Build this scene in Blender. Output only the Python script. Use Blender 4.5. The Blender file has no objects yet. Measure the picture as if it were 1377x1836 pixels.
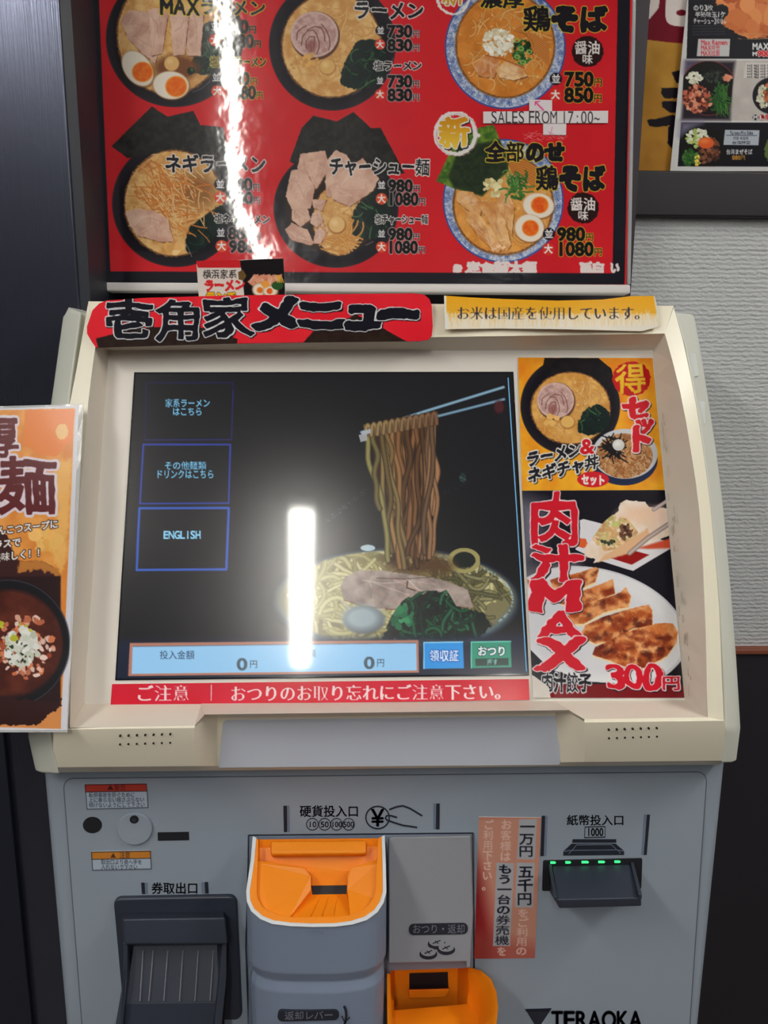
import bpy, math, random
import numpy as np
from mathutils import Vector, Matrix, Euler
S = bpy.context.scene
COL = S.collection
R_ = math.radians

# ------------------------------------------------------------------ camera
F = 1441.0
PITCH, YAW, ROLL = 11.8, -1.7, 0.35
CAM = Vector((0.0, 0.0, 1.45))
cd = bpy.data.cameras.new('camera')
cam = bpy.data.objects.new('camera', cd)
COL.objects.link(cam)
cd.sensor_fit = 'VERTICAL'
cd.sensor_height = 24.0
cd.lens = 24.0 * F / 1836.0
cd.clip_start = 0.02
RM = Euler((0, 0, R_(YAW))).to_matrix() @ Euler((R_(90 - PITCH), 0, 0)).to_matrix() @ Euler((0, 0, R_(ROLL))).to_matrix()
cam.matrix_world = Matrix.Translation(CAM) @ RM.to_4x4()
S.camera = cam

# ------------------------------------------------------------------ world, view, main lights
w = bpy.data.worlds.new('world'); S.world = w; w.use_nodes = True
w.node_tree.nodes['Background'].inputs[0].default_value = (0.55, 0.68, 0.95, 1)
w.node_tree.nodes['Background'].inputs[1].default_value = 0.25
S.view_settings.view_transform = 'Standard'
S.view_settings.look = 'None'
S.view_settings.gamma = 1
S.view_settings.use_curve_mapping = False
S.view_settings.exposure = 0.25
TUBE_L = 62.0          # radiance of the fluorescent tubes
S.cycles.max_bounces = 6
S.cycles.sample_clamp_indirect = 6.0

# ------------------------------------------------------------------ helpers: rays and planes
RN = np.array(RM); CN = np.array(CAM)
def rays(p):
    p = np.atleast_2d(np.asarray(p, float))
    d = np.stack([(p[:, 0] - 688.5) / F, -(p[:, 1] - 918.0) / F, -np.ones(len(p))], 1)
    return d @ RN.T
class Plane:
    def __init__(s, pt, n):
        s.p = np.array(pt, float); s.n = np.array(n, float) / np.linalg.norm(n)
    def at(s, p, off=0.0):
        d = rays(p)
        q = s.p[None, :] + s.n[None, :] * np.reshape(off, (-1, 1))
        t = ((q - CN) * s.n).sum(1) / (d @ s.n)
        return CN + d * t[:, None]
def lean(y, z, deg):       # plane facing the viewer, leaning back by deg
    a = R_(deg)
    return Plane((0, y, z), (0, -math.cos(a), math.sin(a)))
def YP(y): return Plane((0, y, 0), (0, -1, 0))
SP = lean(0.630, 1.177, 24.7)       # screen plane
LP = YP(0.640)                      # lower front panel
WY = 0.93
WP = YP(WY)                         # back wall
MP = lean(0.868, 1.508, 4.0)        # menu board, leaning on the wall
TP = lean(0.572, 0.988, 54.0)       # top of the coin tray

# ------------------------------------------------------------------ helpers: materials
def lin(c):
    c = np.asarray(c, float) / 255.0
    return np.where(c <= 0.04045, c / 12.92, ((c + 0.055) / 1.055) ** 2.4)
def mat(name, rgb, rough=0.5, metal=0.0, spec=0.5, coat=0.0, coat_r=0.05, bump=0.0, bscale=200.0, var=0.04, vscale=12.0, emit=0.0, mul=1.0, stretch=(1, 1, 1)):
    m = bpy.data.materials.new(name); m.use_nodes = True
    nt = m.node_tree; b = nt.nodes['Principled BSDF']
    c = lin(rgb) * mul
    tc = nt.nodes.new('ShaderNodeTexCoord')
    mp = nt.nodes.new('ShaderNodeMapping'); mp.inputs['Scale'].default_value = stretch
    nt.links.new(tc.outputs['Object'], mp.inputs[0])
    nz = nt.nodes.new('ShaderNodeTexNoise'); nz.inputs['Scale'].default_value = vscale; nz.inputs['Detail'].default_value = 4
    nt.links.new(mp.outputs[0], nz.inputs['Vector'])
    mx = nt.nodes.new('ShaderNodeMix'); mx.data_type = 'RGBA'
    mx.inputs[6].default_value = (*(c * (1 - var)), 1); mx.inputs[7].default_value = (*np.clip(c * (1 + var), 0, 1), 1)
    nt.links.new(nz.outputs[0], mx.inputs[0]); nt.links.new(mx.outputs[2], b.inputs['Base Color'])
    b.inputs['Roughness'].default_value = rough; b.inputs['Metallic'].default_value = metal
    b.inputs['Specular IOR Level'].default_value = spec
    b.inputs['Coat Weight'].default_value = coat; b.inputs['Coat Roughness'].default_value = coat_r
    if emit > 0:
        b.inputs['Emission Color'].default_value = (*c, 1); b.inputs['Emission Strength'].default_value = emit
    if bump > 0:
        n2 = nt.nodes.new('ShaderNodeTexNoise'); n2.inputs['Scale'].default_value = bscale; n2.inputs['Detail'].default_value = 3
        nt.links.new(mp.outputs[0], n2.inputs['Vector'])
        bp = nt.nodes.new('ShaderNodeBump'); bp.inputs['Strength'].default_value = bump; bp.inputs['Distance'].default_value = 0.001
        nt.links.new(n2.outputs[0], bp.inputs['Height']); nt.links.new(bp.outputs[0], b.inputs['Normal'])
        if coat > 0: nt.links.new(bp.outputs[0], b.inputs['Coat Normal'])
    return m
def print_mat(name, rough=0.45, coat=0.0, coat_r=0.05, emit=0.0, mul=1.0, bump=0.0, bscale=60.0, spec=0.5, wave=0.0):
    """printed sheet: colour comes from the mesh colour attribute; a faint paper grain varies it"""
    m = bpy.data.materials.new(name); m.use_nodes = True
    nt = m.node_tree; b = nt.nodes['Principled BSDF']
    at = nt.nodes.new('ShaderNodeAttribute'); at.attribute_name = 'Col'
    tc = nt.nodes.new('ShaderNodeTexCoord')
    nz = nt.nodes.new('ShaderNodeTexNoise'); nz.inputs['Scale'].default_value = 900
    nt.links.new(tc.outputs['Object'], nz.inputs['Vector'])
    mr = nt.nodes.new('ShaderNodeMapRange'); mr.inputs[3].default_value = 0.95 * mul; mr.inputs[4].default_value = 1.05 * mul
    nt.links.new(nz.outputs[0], mr.inputs[0])
    vm = nt.nodes.new('ShaderNodeVectorMath'); vm.operation = 'SCALE'
    nt.links.new(at.outputs['Color'], vm.inputs[0]); nt.links.new(mr.outputs[0], vm.inputs['Scale'])
    b.inputs['Roughness'].default_value = rough
    b.inputs['Specular IOR Level'].default_value = spec
    b.inputs['Coat Weight'].default_value = coat; b.inputs['Coat Roughness'].default_value = coat_r
    if emit > 0:
        b.inputs['Base Color'].default_value = (0.012, 0.012, 0.014, 1)
        nt.links.new(vm.outputs[0], b.inputs['Emission Color']); b.inputs['Emission Strength'].default_value = emit
    else:
        nt.links.new(vm.outputs[0], b.inputs['Base Color'])
    if bump > 0:
        n2 = nt.nodes.new('ShaderNodeTexNoise'); n2.inputs['Scale'].default_value = bscale; n2.inputs['Detail'].default_value = 2
        nt.links.new(tc.outputs['Object'], n2.inputs['Vector'])
        bp = nt.nodes.new('ShaderNodeBump'); bp.inputs['Strength'].default_value = bump; bp.inputs['Distance'].default_value = 0.001
        nt.links.new(n2.outputs[0], bp.inputs['Height'])
        nt.links.new(bp.outputs[0], b.inputs['Normal']); nt.links.new(bp.outputs[0], b.inputs['Coat Normal'])
    return m

# ------------------------------------------------------------------ helpers: objects
def link(o, parent=None, loc=None):
    COL.objects.link(o)
    if loc is not None: o.location = loc
    if parent is not None:
        o.parent = parent
        pl = parent.get('_wl')
        o.matrix_parent_inverse = Matrix.Translation(-Vector(pl))
    o['_wl'] = list(o.location)
    return o
def thing(name, label, cat, loc=(0, 0, 0), group=None):
    o = bpy.data.objects.new(name, None); o.empty_display_size = 0.05
    link(o, None, loc); tag(o, label, cat, group); return o
def tag(o, label=None, cat=None, group=None, kind=None):
    if label: o['label'] = label
    if cat: o['category'] = cat
    if group: o['group'] = group
    if kind: o['kind'] = kind
    return o
def mesh(name, verts, faces, m, parent=None, smooth=False, bevel=0.0, bseg=2, bang=30, label=None):
    v = np.asarray(verts, float); c = (v.min(0) + v.max(0)) / 2
    me = bpy.data.meshes.new(name); me.from_pydata((v - c).tolist(), [], [list(f) for f in faces])
    import bmesh
    bm = bmesh.new(); bm.from_mesh(me); bmesh.ops.remove_doubles(bm, verts=bm.verts, dist=1e-6)
    bmesh.ops.recalc_face_normals(bm, faces=bm.faces); bm.to_mesh(me); bm.free()
    me.materials.append(m)
    o = bpy.data.objects.new(name, me); link(o, parent, Vector(c))
    if smooth or bevel > 0:
        for p in me.polygons: p.use_smooth = True
    if bevel > 0:
        b = o.modifiers.new('bevel', 'BEVEL'); b.width = bevel; b.segments = bseg; b.limit_method = 'ANGLE'; b.angle_limit = R_(bang)
        b.harden_normals = False
        wn = o.modifiers.new('wn', 'WEIGHTED_NORMAL'); wn.keep_sharp = True
    elif smooth:
        me.set_sharp_from_angle(angle=R_(45))
    if label: o['label'] = label
    return o
def prism(name, px, plane, back, front, m, parent=None, bevel=0.0, label=None, bseg=2, inset=None):
    """an outline on a plane given real thickness between two offsets"""
    A = plane.at(px, front); n = len(px)
    B = A + plane.n * (back - front)
    v = np.vstack([A, B])
    f = [list(range(n)), list(range(2 * n - 1, n - 1, -1))] + [[i, (i + 1) % n, n + (i + 1) % n, n + i] for i in range(n)]
    return mesh(name, v, f, m, parent, bevel=bevel, bseg=bseg, label=label)
def box(name, a, b, m, parent=None, bevel=0.0, label=None):
    x0, y0, z0 = a; x1, y1, z1 = b
    v = [(x, y, z) for z in (z0, z1) for y in (y0, y1) for x in (x0, x1)]
    f = [(0, 1, 3, 2), (4, 6, 7, 5), (0, 4, 5, 1), (2, 3, 7, 6), (0, 2, 6, 4), (1, 5, 7, 3)]
    return mesh(name, v, f, m, parent, bevel=bevel, label=label)
def quad_pt(q, s, t):
    q = np.asarray(q, float)
    s = np.asarray(s)[..., None]; t = np.asarray(t)[..., None]
    return (q[0] * (1 - s) + q[1] * s) * (1 - t) + (q[3] * (1 - s) + q[2] * s) * t
def rrect(q, r, n=5):
    """rounded rectangle inside a pixel quad TL TR BR BL; r = one radius or four"""
    q = np.asarray(q, float); w = np.linalg.norm(q[1] - q[0]); h = np.linalg.norm(q[3] - q[0])
    rs = [r] * 4 if np.isscalar(r) else r
    P = []
    for k, (cx, cy, a0) in enumerate(((0, 0, 180), (1, 0, 270), (1, 1, 0), (0, 1, 90))):
        rr = rs[k]
        for i in range(n + 1):
            a = R_(a0 + 90 * i / n)
            x = (rr if cx == 0 else w - rr) + rr * math.cos(a); y = (rr if cy == 0 else h - rr) + rr * math.sin(a)
            P.append(quad_pt(q, x / w, y / h))
            if rr == 0: break
    return np.array(P)
def ellp(cx, cy, rx, ry, n=32, a0=0, a1=360):
    k = n if a1 - a0 == 360 else n + 1
    return np.array([(cx + rx * math.cos(R_(a0 + (a1 - a0) * i / n)), cy + ry * math.sin(R_(a0 + (a1 - a0) * i / n))) for i in range(k)])
def interp(pts, n):
    pts = np.asarray(pts, float)
    d = np.r_[0, np.cumsum(np.linalg.norm(np.diff(pts[:, :2], axis=0), axis=1))]
    t = np.linspace(0, d[-1], n)
    return np.stack([np.interp(t, d, pts[:, k]) for k in range(pts.shape[1])], 1)
def ribbon(name, pts, width, plane, off, m, parent=None, thick=0.0003, closed=False, label=None):
    """flat inked line of even width on a plane"""
    p = np.asarray(pts, float)
    if closed: p = np.vstack([p, p[:1]])
    V = []; Fc = []
    n = len(p)
    T = np.gradient(p, axis=0)
    if closed: T[0] = T[-1] = p[1] - p[-2]
    N = np.stack([-T[:, 1], T[:, 0]], 1); N /= np.linalg.norm(N, axis=1)[:, None] + 1e-9
    A = p + N * width / 2; B = p - N * width / 2
    V = np.vstack([plane.at(A, off), plane.at(B, off)])
    for i in range(n - 1): Fc.append((i, i + 1, n + i + 1, n + i))
    if not closed:
        pass
    V2 = V - plane.n * thick; k = len(V)
    F2 = Fc + [tuple(k + j for j in reversed(f)) for f in Fc]
    for i in range(n - 1):
        F2.append((i, k + i, k + i + 1, i + 1)); F2.append((n + i, n + i + 1, k + n + i + 1, k + n + i))
    F2.append((0, n, k + n, k)); F2.append((n - 1, k + n - 1, k + 2 * n - 1, 2 * n - 1))
    return mesh(name, np.vstack([V, V2]), F2, m, parent, label=label)
def join(obs, name, parent=None):
    """join already built meshes into one part (data only)"""
    import bmesh
    bm = bmesh.new()
    mats = []
    for o in obs:
        me = o.data.copy(); me.transform(Matrix.Translation(Vector(o['_wl'])))
        for mm in me.materials:
            if mm not in mats: mats.append(mm)
        mi = mats.index(me.materials[0])
        for p in me.polygons: p.material_index = mi
        bm.from_mesh(me); bpy.data.meshes.remove(me)
    me = bpy.data.meshes.new(name); bm.to_mesh(me); bm.free()
    c = np.mean([np.array(v.co) for v in me.vertices], 0)
    me.transform(Matrix.Translation(-Vector(c)))
    for mm in mats: me.materials.append(mm)
    o2 = bpy.data.objects.new(name, me); link(o2, parent, Vector(c))
    for o in obs: bpy.data.objects.remove(o)
    return o2

# ------------------------------------------------------------------ helpers: glyph outlines
_fc = bpy.data.curves.new('glyph', 'FONT'); _fc.size = 1; _fc.resolution_u = 4
_fo = bpy.data.objects.new('glyph', _fc); COL.objects.link(_fo)
GX0, GY0, GW, GN = -0.2, -0.35, 1.4, 112      # glyph field: 80 samples per em
_gm = {}; _gs = {}
def glyph_mesh(ch):
    if ch not in _gm:
        _fc.body = ch
        bpy.context.view_layer.update()
        dg = bpy.context.evaluated_depsgraph_get()
        me = bpy.data.meshes.new_from_object(_fo.evaluated_get(dg))
        v = np.array([tuple(x.co)[:2] for x in me.vertices]) if len(me.vertices) else np.zeros((0, 2))
        _gm[ch] = (v, [tuple(p.vertices) for p in me.polygons]); bpy.data.meshes.remove(me)
    return _gm[ch]
def is_wide(ch): return ord(ch) > 0x2000
def glyph_sdf(ch):
    """signed distance (em, positive inside) on the glyph field; narrow glyphs are centred on x=.5"""
    if ch in _gs: return _gs[ch]
    v, f = glyph_mesh(ch)
    if not len(v):
        _gs[ch] = (np.full((GN, GN), -1.0, np.float32), 0.3); return _gs[ch]
    x0, x1 = v[:, 0].min(), v[:, 0].max(); adv = 1.0
    if not is_wide(ch):
        adv = (x1 - x0) + 0.08; v = v + np.array([0.5 - (x0 + x1) / 2, 0])
    cnt = {}
    for p in f:
        for i in range(len(p)):
            a, b = p[i], p[(i + 1) % len(p)]
            k = (min(a, b), max(a, b)); cnt[k] = cnt.get(k, 0) + 1
    E = np.array([k for k, c in cnt.items() if c == 1])
    A = v[E[:, 0]]; B = v[E[:, 1]]
    g = (np.arange(GN) + 0.5) / GN * GW
    X, Y = np.meshgrid(GX0 + g, GY0 + g)
    P = np.stack([X.ravel(), Y.ravel()], 1)
    d = np.full(len(P), 9.0); ins = np.zeros(len(P), bool)
    for a, b in zip(A, B):
        ab = b - a; t = np.clip(((P - a) @ ab) / (ab @ ab + 1e-12), 0, 1)
        q = P - a - t[:, None] * ab
        d = np.minimum(d, q[:, 0] ** 2 + q[:, 1] ** 2)
        c = (a[1] > P[:, 1]) != (b[1] > P[:, 1])
        if abs(ab[1]) > 1e-12:
            xi = a[0] + (P[:, 1] - a[1]) / ab[1] * ab[0]
            ins ^= c & (P[:, 0] < xi)
    s = np.where(ins, 1, -1) * np.sqrt(d)
    _gs[ch] = (s.reshape(GN, GN).astype(np.float32), adv)
    return _gs[ch]

def autobold(ch):
    s_ = glyph_sdf(ch)[0]; d = (s_ > 0).sum() / 6400.0
    return float(np.clip(1.0 - (d - 0.17) * 5.0, 0.28, 1.0))
def vnoise(X, Y, cell, seed=0, octs=3):
    """value noise at pixel coordinates"""
    out = np.zeros(np.shape(X), np.float32); amp = 1; tot = 0
    for o in range(octs):
        x = np.asarray(X) / cell + 1000; y = np.asarray(Y) / cell + 1000
        xi = np.floor(x).astype(np.int64); yi = np.floor(y).astype(np.int64)
        fx = (x - xi); fy = (y - yi); fx = fx * fx * (3 - 2 * fx); fy = fy * fy * (3 - 2 * fy)
        def h(a, b):
            n = (a * 374761393 + b * 668265263 + (seed * 7 + o) * 1442695041) & 0x7fffffff
            n = ((n ^ (n >> 13)) * 1274126177) & 0x7fffffff
            return ((n ^ (n >> 16)) & 0xffff) / 65535.0
        out += amp * ((h(xi, yi) * (1 - fx) + h(xi + 1, yi) * fx) * (1 - fy) + (h(xi, yi + 1) * (1 - fx) + h(xi + 1, yi + 1) * fx) * fy)
        tot += amp; amp *= 0.5; cell = cell / 2
    return out / tot

# ------------------------------------------------------------------ helpers: flat prints painted in photo pixels
class Canvas:
    def __init__(s, x0, y0, x1, y1, k=2.0, bg=(255, 255, 255)):
        s.x0, s.y0, s.k = x0, y0, k
        s.W = int((x1 - x0) * k); s.H = int((y1 - y0) * k)
        s.a = np.ones((s.H, s.W, 3), np.float32) * np.array(bg, np.float32)
        s.tf = (0, 0, 1.0); s.clip = None; s.rng = random.Random(5)
    def T(s, ox=0, oy=0, sc=1.0): s.tf = (ox, oy, sc)
    def p(s, pts):
        pts = np.atleast_2d(np.asarray(pts, float)); return pts / s.tf[2] + np.array(s.tf[:2])
    def bb(s, P, m):
        X0 = max(0, int((P[:, 0].min() - m - s.x0) * s.k)); X1 = min(s.W, int((P[:, 0].max() + m - s.x0) * s.k) + 2)
        Y0 = max(0, int((P[:, 1].min() - m - s.y0) * s.k)); Y1 = min(s.H, int((P[:, 1].max() + m - s.y0) * s.k) + 2)
        if X1 <= X0 or Y1 <= Y0: return None
        xs = (np.arange(X0, X1) + 0.5) / s.k + s.x0; ys = (np.arange(Y0, Y1) + 0.5) / s.k + s.y0
        X, Y = np.meshgrid(xs, ys); return slice(Y0, Y1), slice(X0, X1), X, Y
    def put(s, sl, alpha, col):
        a = np.clip(alpha, 0, 1).astype(np.float32)
        if s.clip is not None: a = a * s.clip[sl[0], sl[1]]
        c = np.asarray(col, np.float32)
        s.a[sl[0], sl[1]] = s.a[sl[0], sl[1]] * (1 - a[..., None]) + c * a[..., None]
    def sd_poly(s, P, X, Y):
        d = np.full(X.shape, 1e9); ins = np.zeros(X.shape, bool)
        n = len(P)
        for i in range(n):
            ax, ay = P[i]; bx, by = P[(i + 1) % n]; dx, dy = bx - ax, by - ay
            t = np.clip(((X - ax) * dx + (Y - ay) * dy) / (dx * dx + dy * dy + 1e-9), 0, 1)
            d = np.minimum(d, (X - ax - t * dx) ** 2 + (Y - ay - t * dy) ** 2)
            if abs(dy) > 1e-9:
                c = (ay > Y) != (by > Y); ins ^= c & (X < ax + (Y - ay) / dy * dx)
        return np.where(ins, 1, -1) * np.sqrt(d)
    def tone(s, X, Y, col, var, cell, seed):
        if isinstance(col, tuple) and len(col) == 2 and not np.isscalar(col[0]):
            n = np.clip((vnoise(X, Y, cell, seed) - 0.5) * 2.2 + 0.5, 0, 1)[..., None]
            return np.array(col[0], np.float32) * (1 - n) + np.array(col[1], np.float32) * n
        c = np.array(col, np.float32)
        if var: c = c + ((vnoise(X, Y, cell, seed) - 0.5) * 2 * var)[..., None]
        return c
    def poly(s, pts, col, soft=0.6, rough=0.0, var=0, cell=6, seed=1, alpha=1.0, smooth=False):
        P = s.p(pts)
        if smooth: P = chaikin(P)
        b = s.bb(P, 3 + rough + soft)
        if b is None: return
        d = s.sd_poly(P, b[2], b[3])
        if rough: d = d + (vnoise(b[2], b[3], 5, seed + 3) - 0.5) * 2 * rough
        s.put(b, (d / soft + 0.5) * 1.0 if alpha == 1 else np.clip(d / soft + 0.5, 0, 1) * alpha, s.tone(b[2], b[3], col, var, cell, seed))
    def ell(s, cx, cy, rx, ry, col, rot=0, soft=0.6, rough=0.0, var=0, cell=6, seed=1, alpha=1.0, ring=None):
        P = s.p((cx, cy))[0]; rx /= s.tf[2]; ry /= s.tf[2]; m = max(rx, ry)
        b = s.bb(np.array([P - m, P + m]), 2 + soft)
        if b is None: return
        c, sn = math.cos(R_(rot)), math.sin(R_(rot)); X, Y = b[2] - P[0], b[3] - P[1]
        u = X * c + Y * sn; v = -X * sn + Y * c
        r = np.sqrt((u / rx) ** 2 + (v / ry) ** 2) + 1e-6
        d = (1 - r) * min(rx, ry)
        if rough: d = d + (vnoise(b[2], b[3], 4, seed + 3) - 0.5) * 2 * rough
        if ring: d = ring / 2 / s.tf[2] - np.abs(d)
        s.put(b, np.clip(d / soft + 0.5, 0, 1) * alpha, s.tone(b[2], b[3], col, var, cell, seed))
    def stroke(s, pts, wd, col, edge=None, soft=0.7, alpha=1.0, taper=False):
        P = s.p(pts); wd = wd / s.tf[2]; b = s.bb(P, wd + 1)
        if b is None: return
        X, Y = b[2], b[3]; d = np.full(X.shape, 1e9); n = len(P)
        for i in range(n - 1):
            ax, ay = P[i]; dx, dy = P[i + 1] - P[i]
            t = np.clip(((X - ax) * dx + (Y - ay) * dy) / (dx * dx + dy * dy + 1e-9), 0, 1)
            w_ = 1.0
            if taper: w_ = 1 + 1.2 * (i + t) / (n - 1)
            d = np.minimum(d, ((X - ax - t * dx) ** 2 + (Y - ay - t * dy) ** 2) * w_)
        d = np.sqrt(d)
        if edge is not None:
            q = np.clip(d / (wd / 2 + 1e-6), 0, 1)[..., None] ** 2
            c = np.array(col, np.float32) * (1 - q) + np.array(edge, np.float32) * q
        else: c = np.array(col, np.float32)
        s.put(b, np.clip((wd / 2 - d) / soft + 0.5, 0, 1) * alpha, c)
    def grad(s, pts, c0, c1, horiz=False):
        P = s.p(pts); b = s.bb(P, 1); d = s.sd_poly(P, b[2], b[3])
        Q = b[2] if horiz else b[3]; lo, hi = (P[:, 0].min(), P[:, 0].max()) if horiz else (P[:, 1].min(), P[:, 1].max())
        t = np.clip((Q - lo) / (hi - lo), 0, 1)[..., None]
        s.put(b, d / 0.6 + 0.5, np.array(c0, np.float32) * (1 - t) + np.array(c1, np.float32) * t)
    def setclip(s, pts=None, ell=None, soft=0.8):
        if pts is None and ell is None: s.clip = None; return
        s.clip = None; m = np.zeros((s.H, s.W), np.float32)
        if ell is not None:
            cx, cy, rx, ry = ell; pts = ellp(cx, cy, rx, ry, 40)
        P = s.p(pts); b = s.bb(P, 2)
        if b is not None: m[b[0], b[1]] = np.clip(s.sd_poly(P, b[2], b[3]) / soft + 0.5, 0, 1)
        s.clip = m
    def fields(s, txt, x0, y0, x1, y1, slope=0.0, brush=0.0, seed=0, vert=False, shear=0.0, mincho=False, digitw=0.56, boldin=0.0):
        """yield (slices, signed distance in px) for each character of a line that fills the box"""
        (X0, Y0), (X1, Y1) = s.p([(x0, y0), (x1, y1)])
        ws = [1.0 if is_wide(c) else (0.35 if c == ' ' else max(digitw, glyph_sdf(c)[1])) for c in txt]
        n = sum(ws) if not vert else len(txt)
        if not vert: cw = (X1 - X0) / n; ch = Y1 - Y0
        else: cw = X1 - X0; ch = (Y1 - Y0) / n
        pos = 0.0
        for i, c in enumerate(txt):
            w_ = ws[i] if not vert else 1.0
            if not vert:
                cx = X0 + (pos + w_ / 2) * cw; cy = (Y0 + Y1) / 2 + slope * (cx - X0)
            else:
                cx = (X0 + X1) / 2 + slope * ((pos + 0.5) * ch); cy = Y0 + (pos + 0.5) * ch
            pos += w_
            if c == ' ': continue
            sdf = glyph_sdf(c)[0]; ab = autobold(c)
            ex = cw; ey = ch if is_wide(c) else ch * 1.25
            if not is_wide(c) and c not in '1I!:il~': ex = cw * w_ / glyph_sdf(c)[1]
            m = 0.35 * max(ex, ey)
            b = s.bb(np.array([(cx - ex / 2 - m, cy - ey / 2 - m), (cx + ex / 2 + m, cy + ey / 2 + m)]), 0)
            if b is None: continue
            dx = b[2] - cx; dy = b[3] - cy
            dy2 = dy - slope * dx if not vert else dy
            if shear: dx = dx + shear * dy2
            gx = 0.5 + dx / ex; gy = (0.36 if is_wide(c) else 0.34) - dy2 / ey
            if brush:
                sd = seed * 31 + i
                gx = gx + (vnoise(gx * 100, gy * 100, 45, sd, 1) - 0.5) * 0.10 * brush
                gy = gy + (vnoise(gx * 100, gy * 100, 45, sd + 9, 1) - 0.5) * 0.10 * brush
            ix = np.clip((gx - GX0) / GW * GN - 0.5, 0, GN - 1.001); iy = np.clip((gy - GY0) / GW * GN - 0.5, 0, GN - 1.001)
            jx = ix.astype(int); jy = iy.astype(int); fx = ix - jx; fy = iy - jy
            def smp(o=0):
                yy = np.clip(jy + o, 0, GN - 2)
                return (sdf[yy, jx] * (1 - fx) + sdf[yy, jx + 1] * fx) * (1 - fy) + (sdf[yy + 1, jx] * (1 - fx) + sdf[yy + 1, jx + 1] * fx) * fy
            if mincho:
                d = np.minimum(smp(3), smp(-3))
            else: d = smp()
            sc = math.sqrt(abs(ex * ey)); d = d * sc
            if brush: d = d + (vnoise(b[2], b[3], max(2.0, sc * 0.13), seed + i, 2) - 0.5) * sc * 0.05 * brush * (1.3 if ab > .8 else .7)
            if boldin > 0: d = d - boldin * (1 - ab) * sc
            yield b, d, sc
    def text(s, txt, x0, y0, x1, y1, fill=(25, 22, 28), bold=0.02, out=None, ow=0.0, shadow=None, soft=0.7, alpha=1.0, **kw):
        kw['boldin'] = bold
        L = list(s.fields(txt, x0, y0, x1, y1, **kw))
        if shadow:
            for b, d, sc in s.fields(txt, x0 + shadow[1] * s.tf[2], y0 + shadow[1] * s.tf[2], x1 + shadow[1] * s.tf[2], y1 + shadow[1] * s.tf[2], **kw):
                s.put(b, (d + bold * sc + ow) / soft + 0.5, shadow[0])
        if out is not None:
            for b, d, sc in L: s.put(b, np.clip((d + bold * sc + ow) / soft + 0.5, 0, 1) * alpha, out)
        for b, d, sc in L:
            f = fill
            if isinstance(fill, tuple) and len(fill) == 2:
                t = np.clip((b[3] - b[3].mean()) / (sc * 0.9) + 0.5, 0, 1)[..., None]
                f = np.array(fill[0], np.float32) * (1 - t) + np.array(fill[1], np.float32) * t
            s.put(b, np.clip((d + bold * sc) / soft + 0.5, 0, 1) * alpha, f)
    def noodles(s, region, n, wd, cols, dark, seed=1, L=60, swirl=0.5, ang=0.0):
        """short curved strands scattered inside an ellipse region (cx,cy,rx,ry)"""
        r = random.Random(seed); cx, cy, rx, ry = region
        for i in range(n):
            a = r.uniform(0, 2 * math.pi); q = math.sqrt(r.uniform(0, 1))
            x = cx + rx * q * math.cos(a); y = cy + ry * q * math.sin(a)
            th = ang + r.uniform(-1, 1) * swirl * math.pi; k = r.uniform(-1, 1) * 0.5
            pts = [(x, y)]
            for j in range(6):
                x += L / 6 * math.cos(th); y += L / 6 * math.sin(th); th += k + r.uniform(-.2, .2); pts.append((x, y))
            c = np.array(r.choice(cols)) + r.uniform(-10, 10)
            s.stroke(pts, wd * r.uniform(0.8, 1.2), c, edge=dark, alpha=0.9)
    def blobs(s, region, n, r0, r1, cols, seed=1, asp=1.0, alpha=1.0, rough=1.0):
        r = random.Random(seed); cx, cy, rx, ry = region
        for i in range(n):
            a = r.uniform(0, 2 * math.pi); q = math.sqrt(r.uniform(0, 1)); rr = r.uniform(r0, r1)
            s.ell(cx + rx * q * math.cos(a), cy + ry * q * math.sin(a), rr, rr * r.uniform(.5, 1) * asp, np.array(r.choice(cols)) + r.uniform(-12, 12), rot=r.uniform(0, 180), rough=rough, seed=i, alpha=alpha)
    def sample(s, P):
        x = (P[..., 0] - s.x0) * s.k - 0.5; y = (P[..., 1] - s.y0) * s.k - 0.5
        x = np.clip(x, 0, s.W - 1.001); y = np.clip(y, 0, s.H - 1.001)
        xi = x.astype(int); yi = y.astype(int); fx = (x - xi)[..., None]; fy = (y - yi)[..., None]; a = s.a
        return (a[yi, xi] * (1 - fx) + a[yi, xi + 1] * fx) * (1 - fy) + (a[yi + 1, xi] * (1 - fx) + a[yi + 1, xi + 1] * fx) * fy
def chaikin(P, k=2):
    for _ in range(k):
        Q = np.roll(P, -1, 0); P = np.stack([P * .75 + Q * .25, P * .25 + Q * .75], 1).reshape(-1, 2)
    return P
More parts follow.
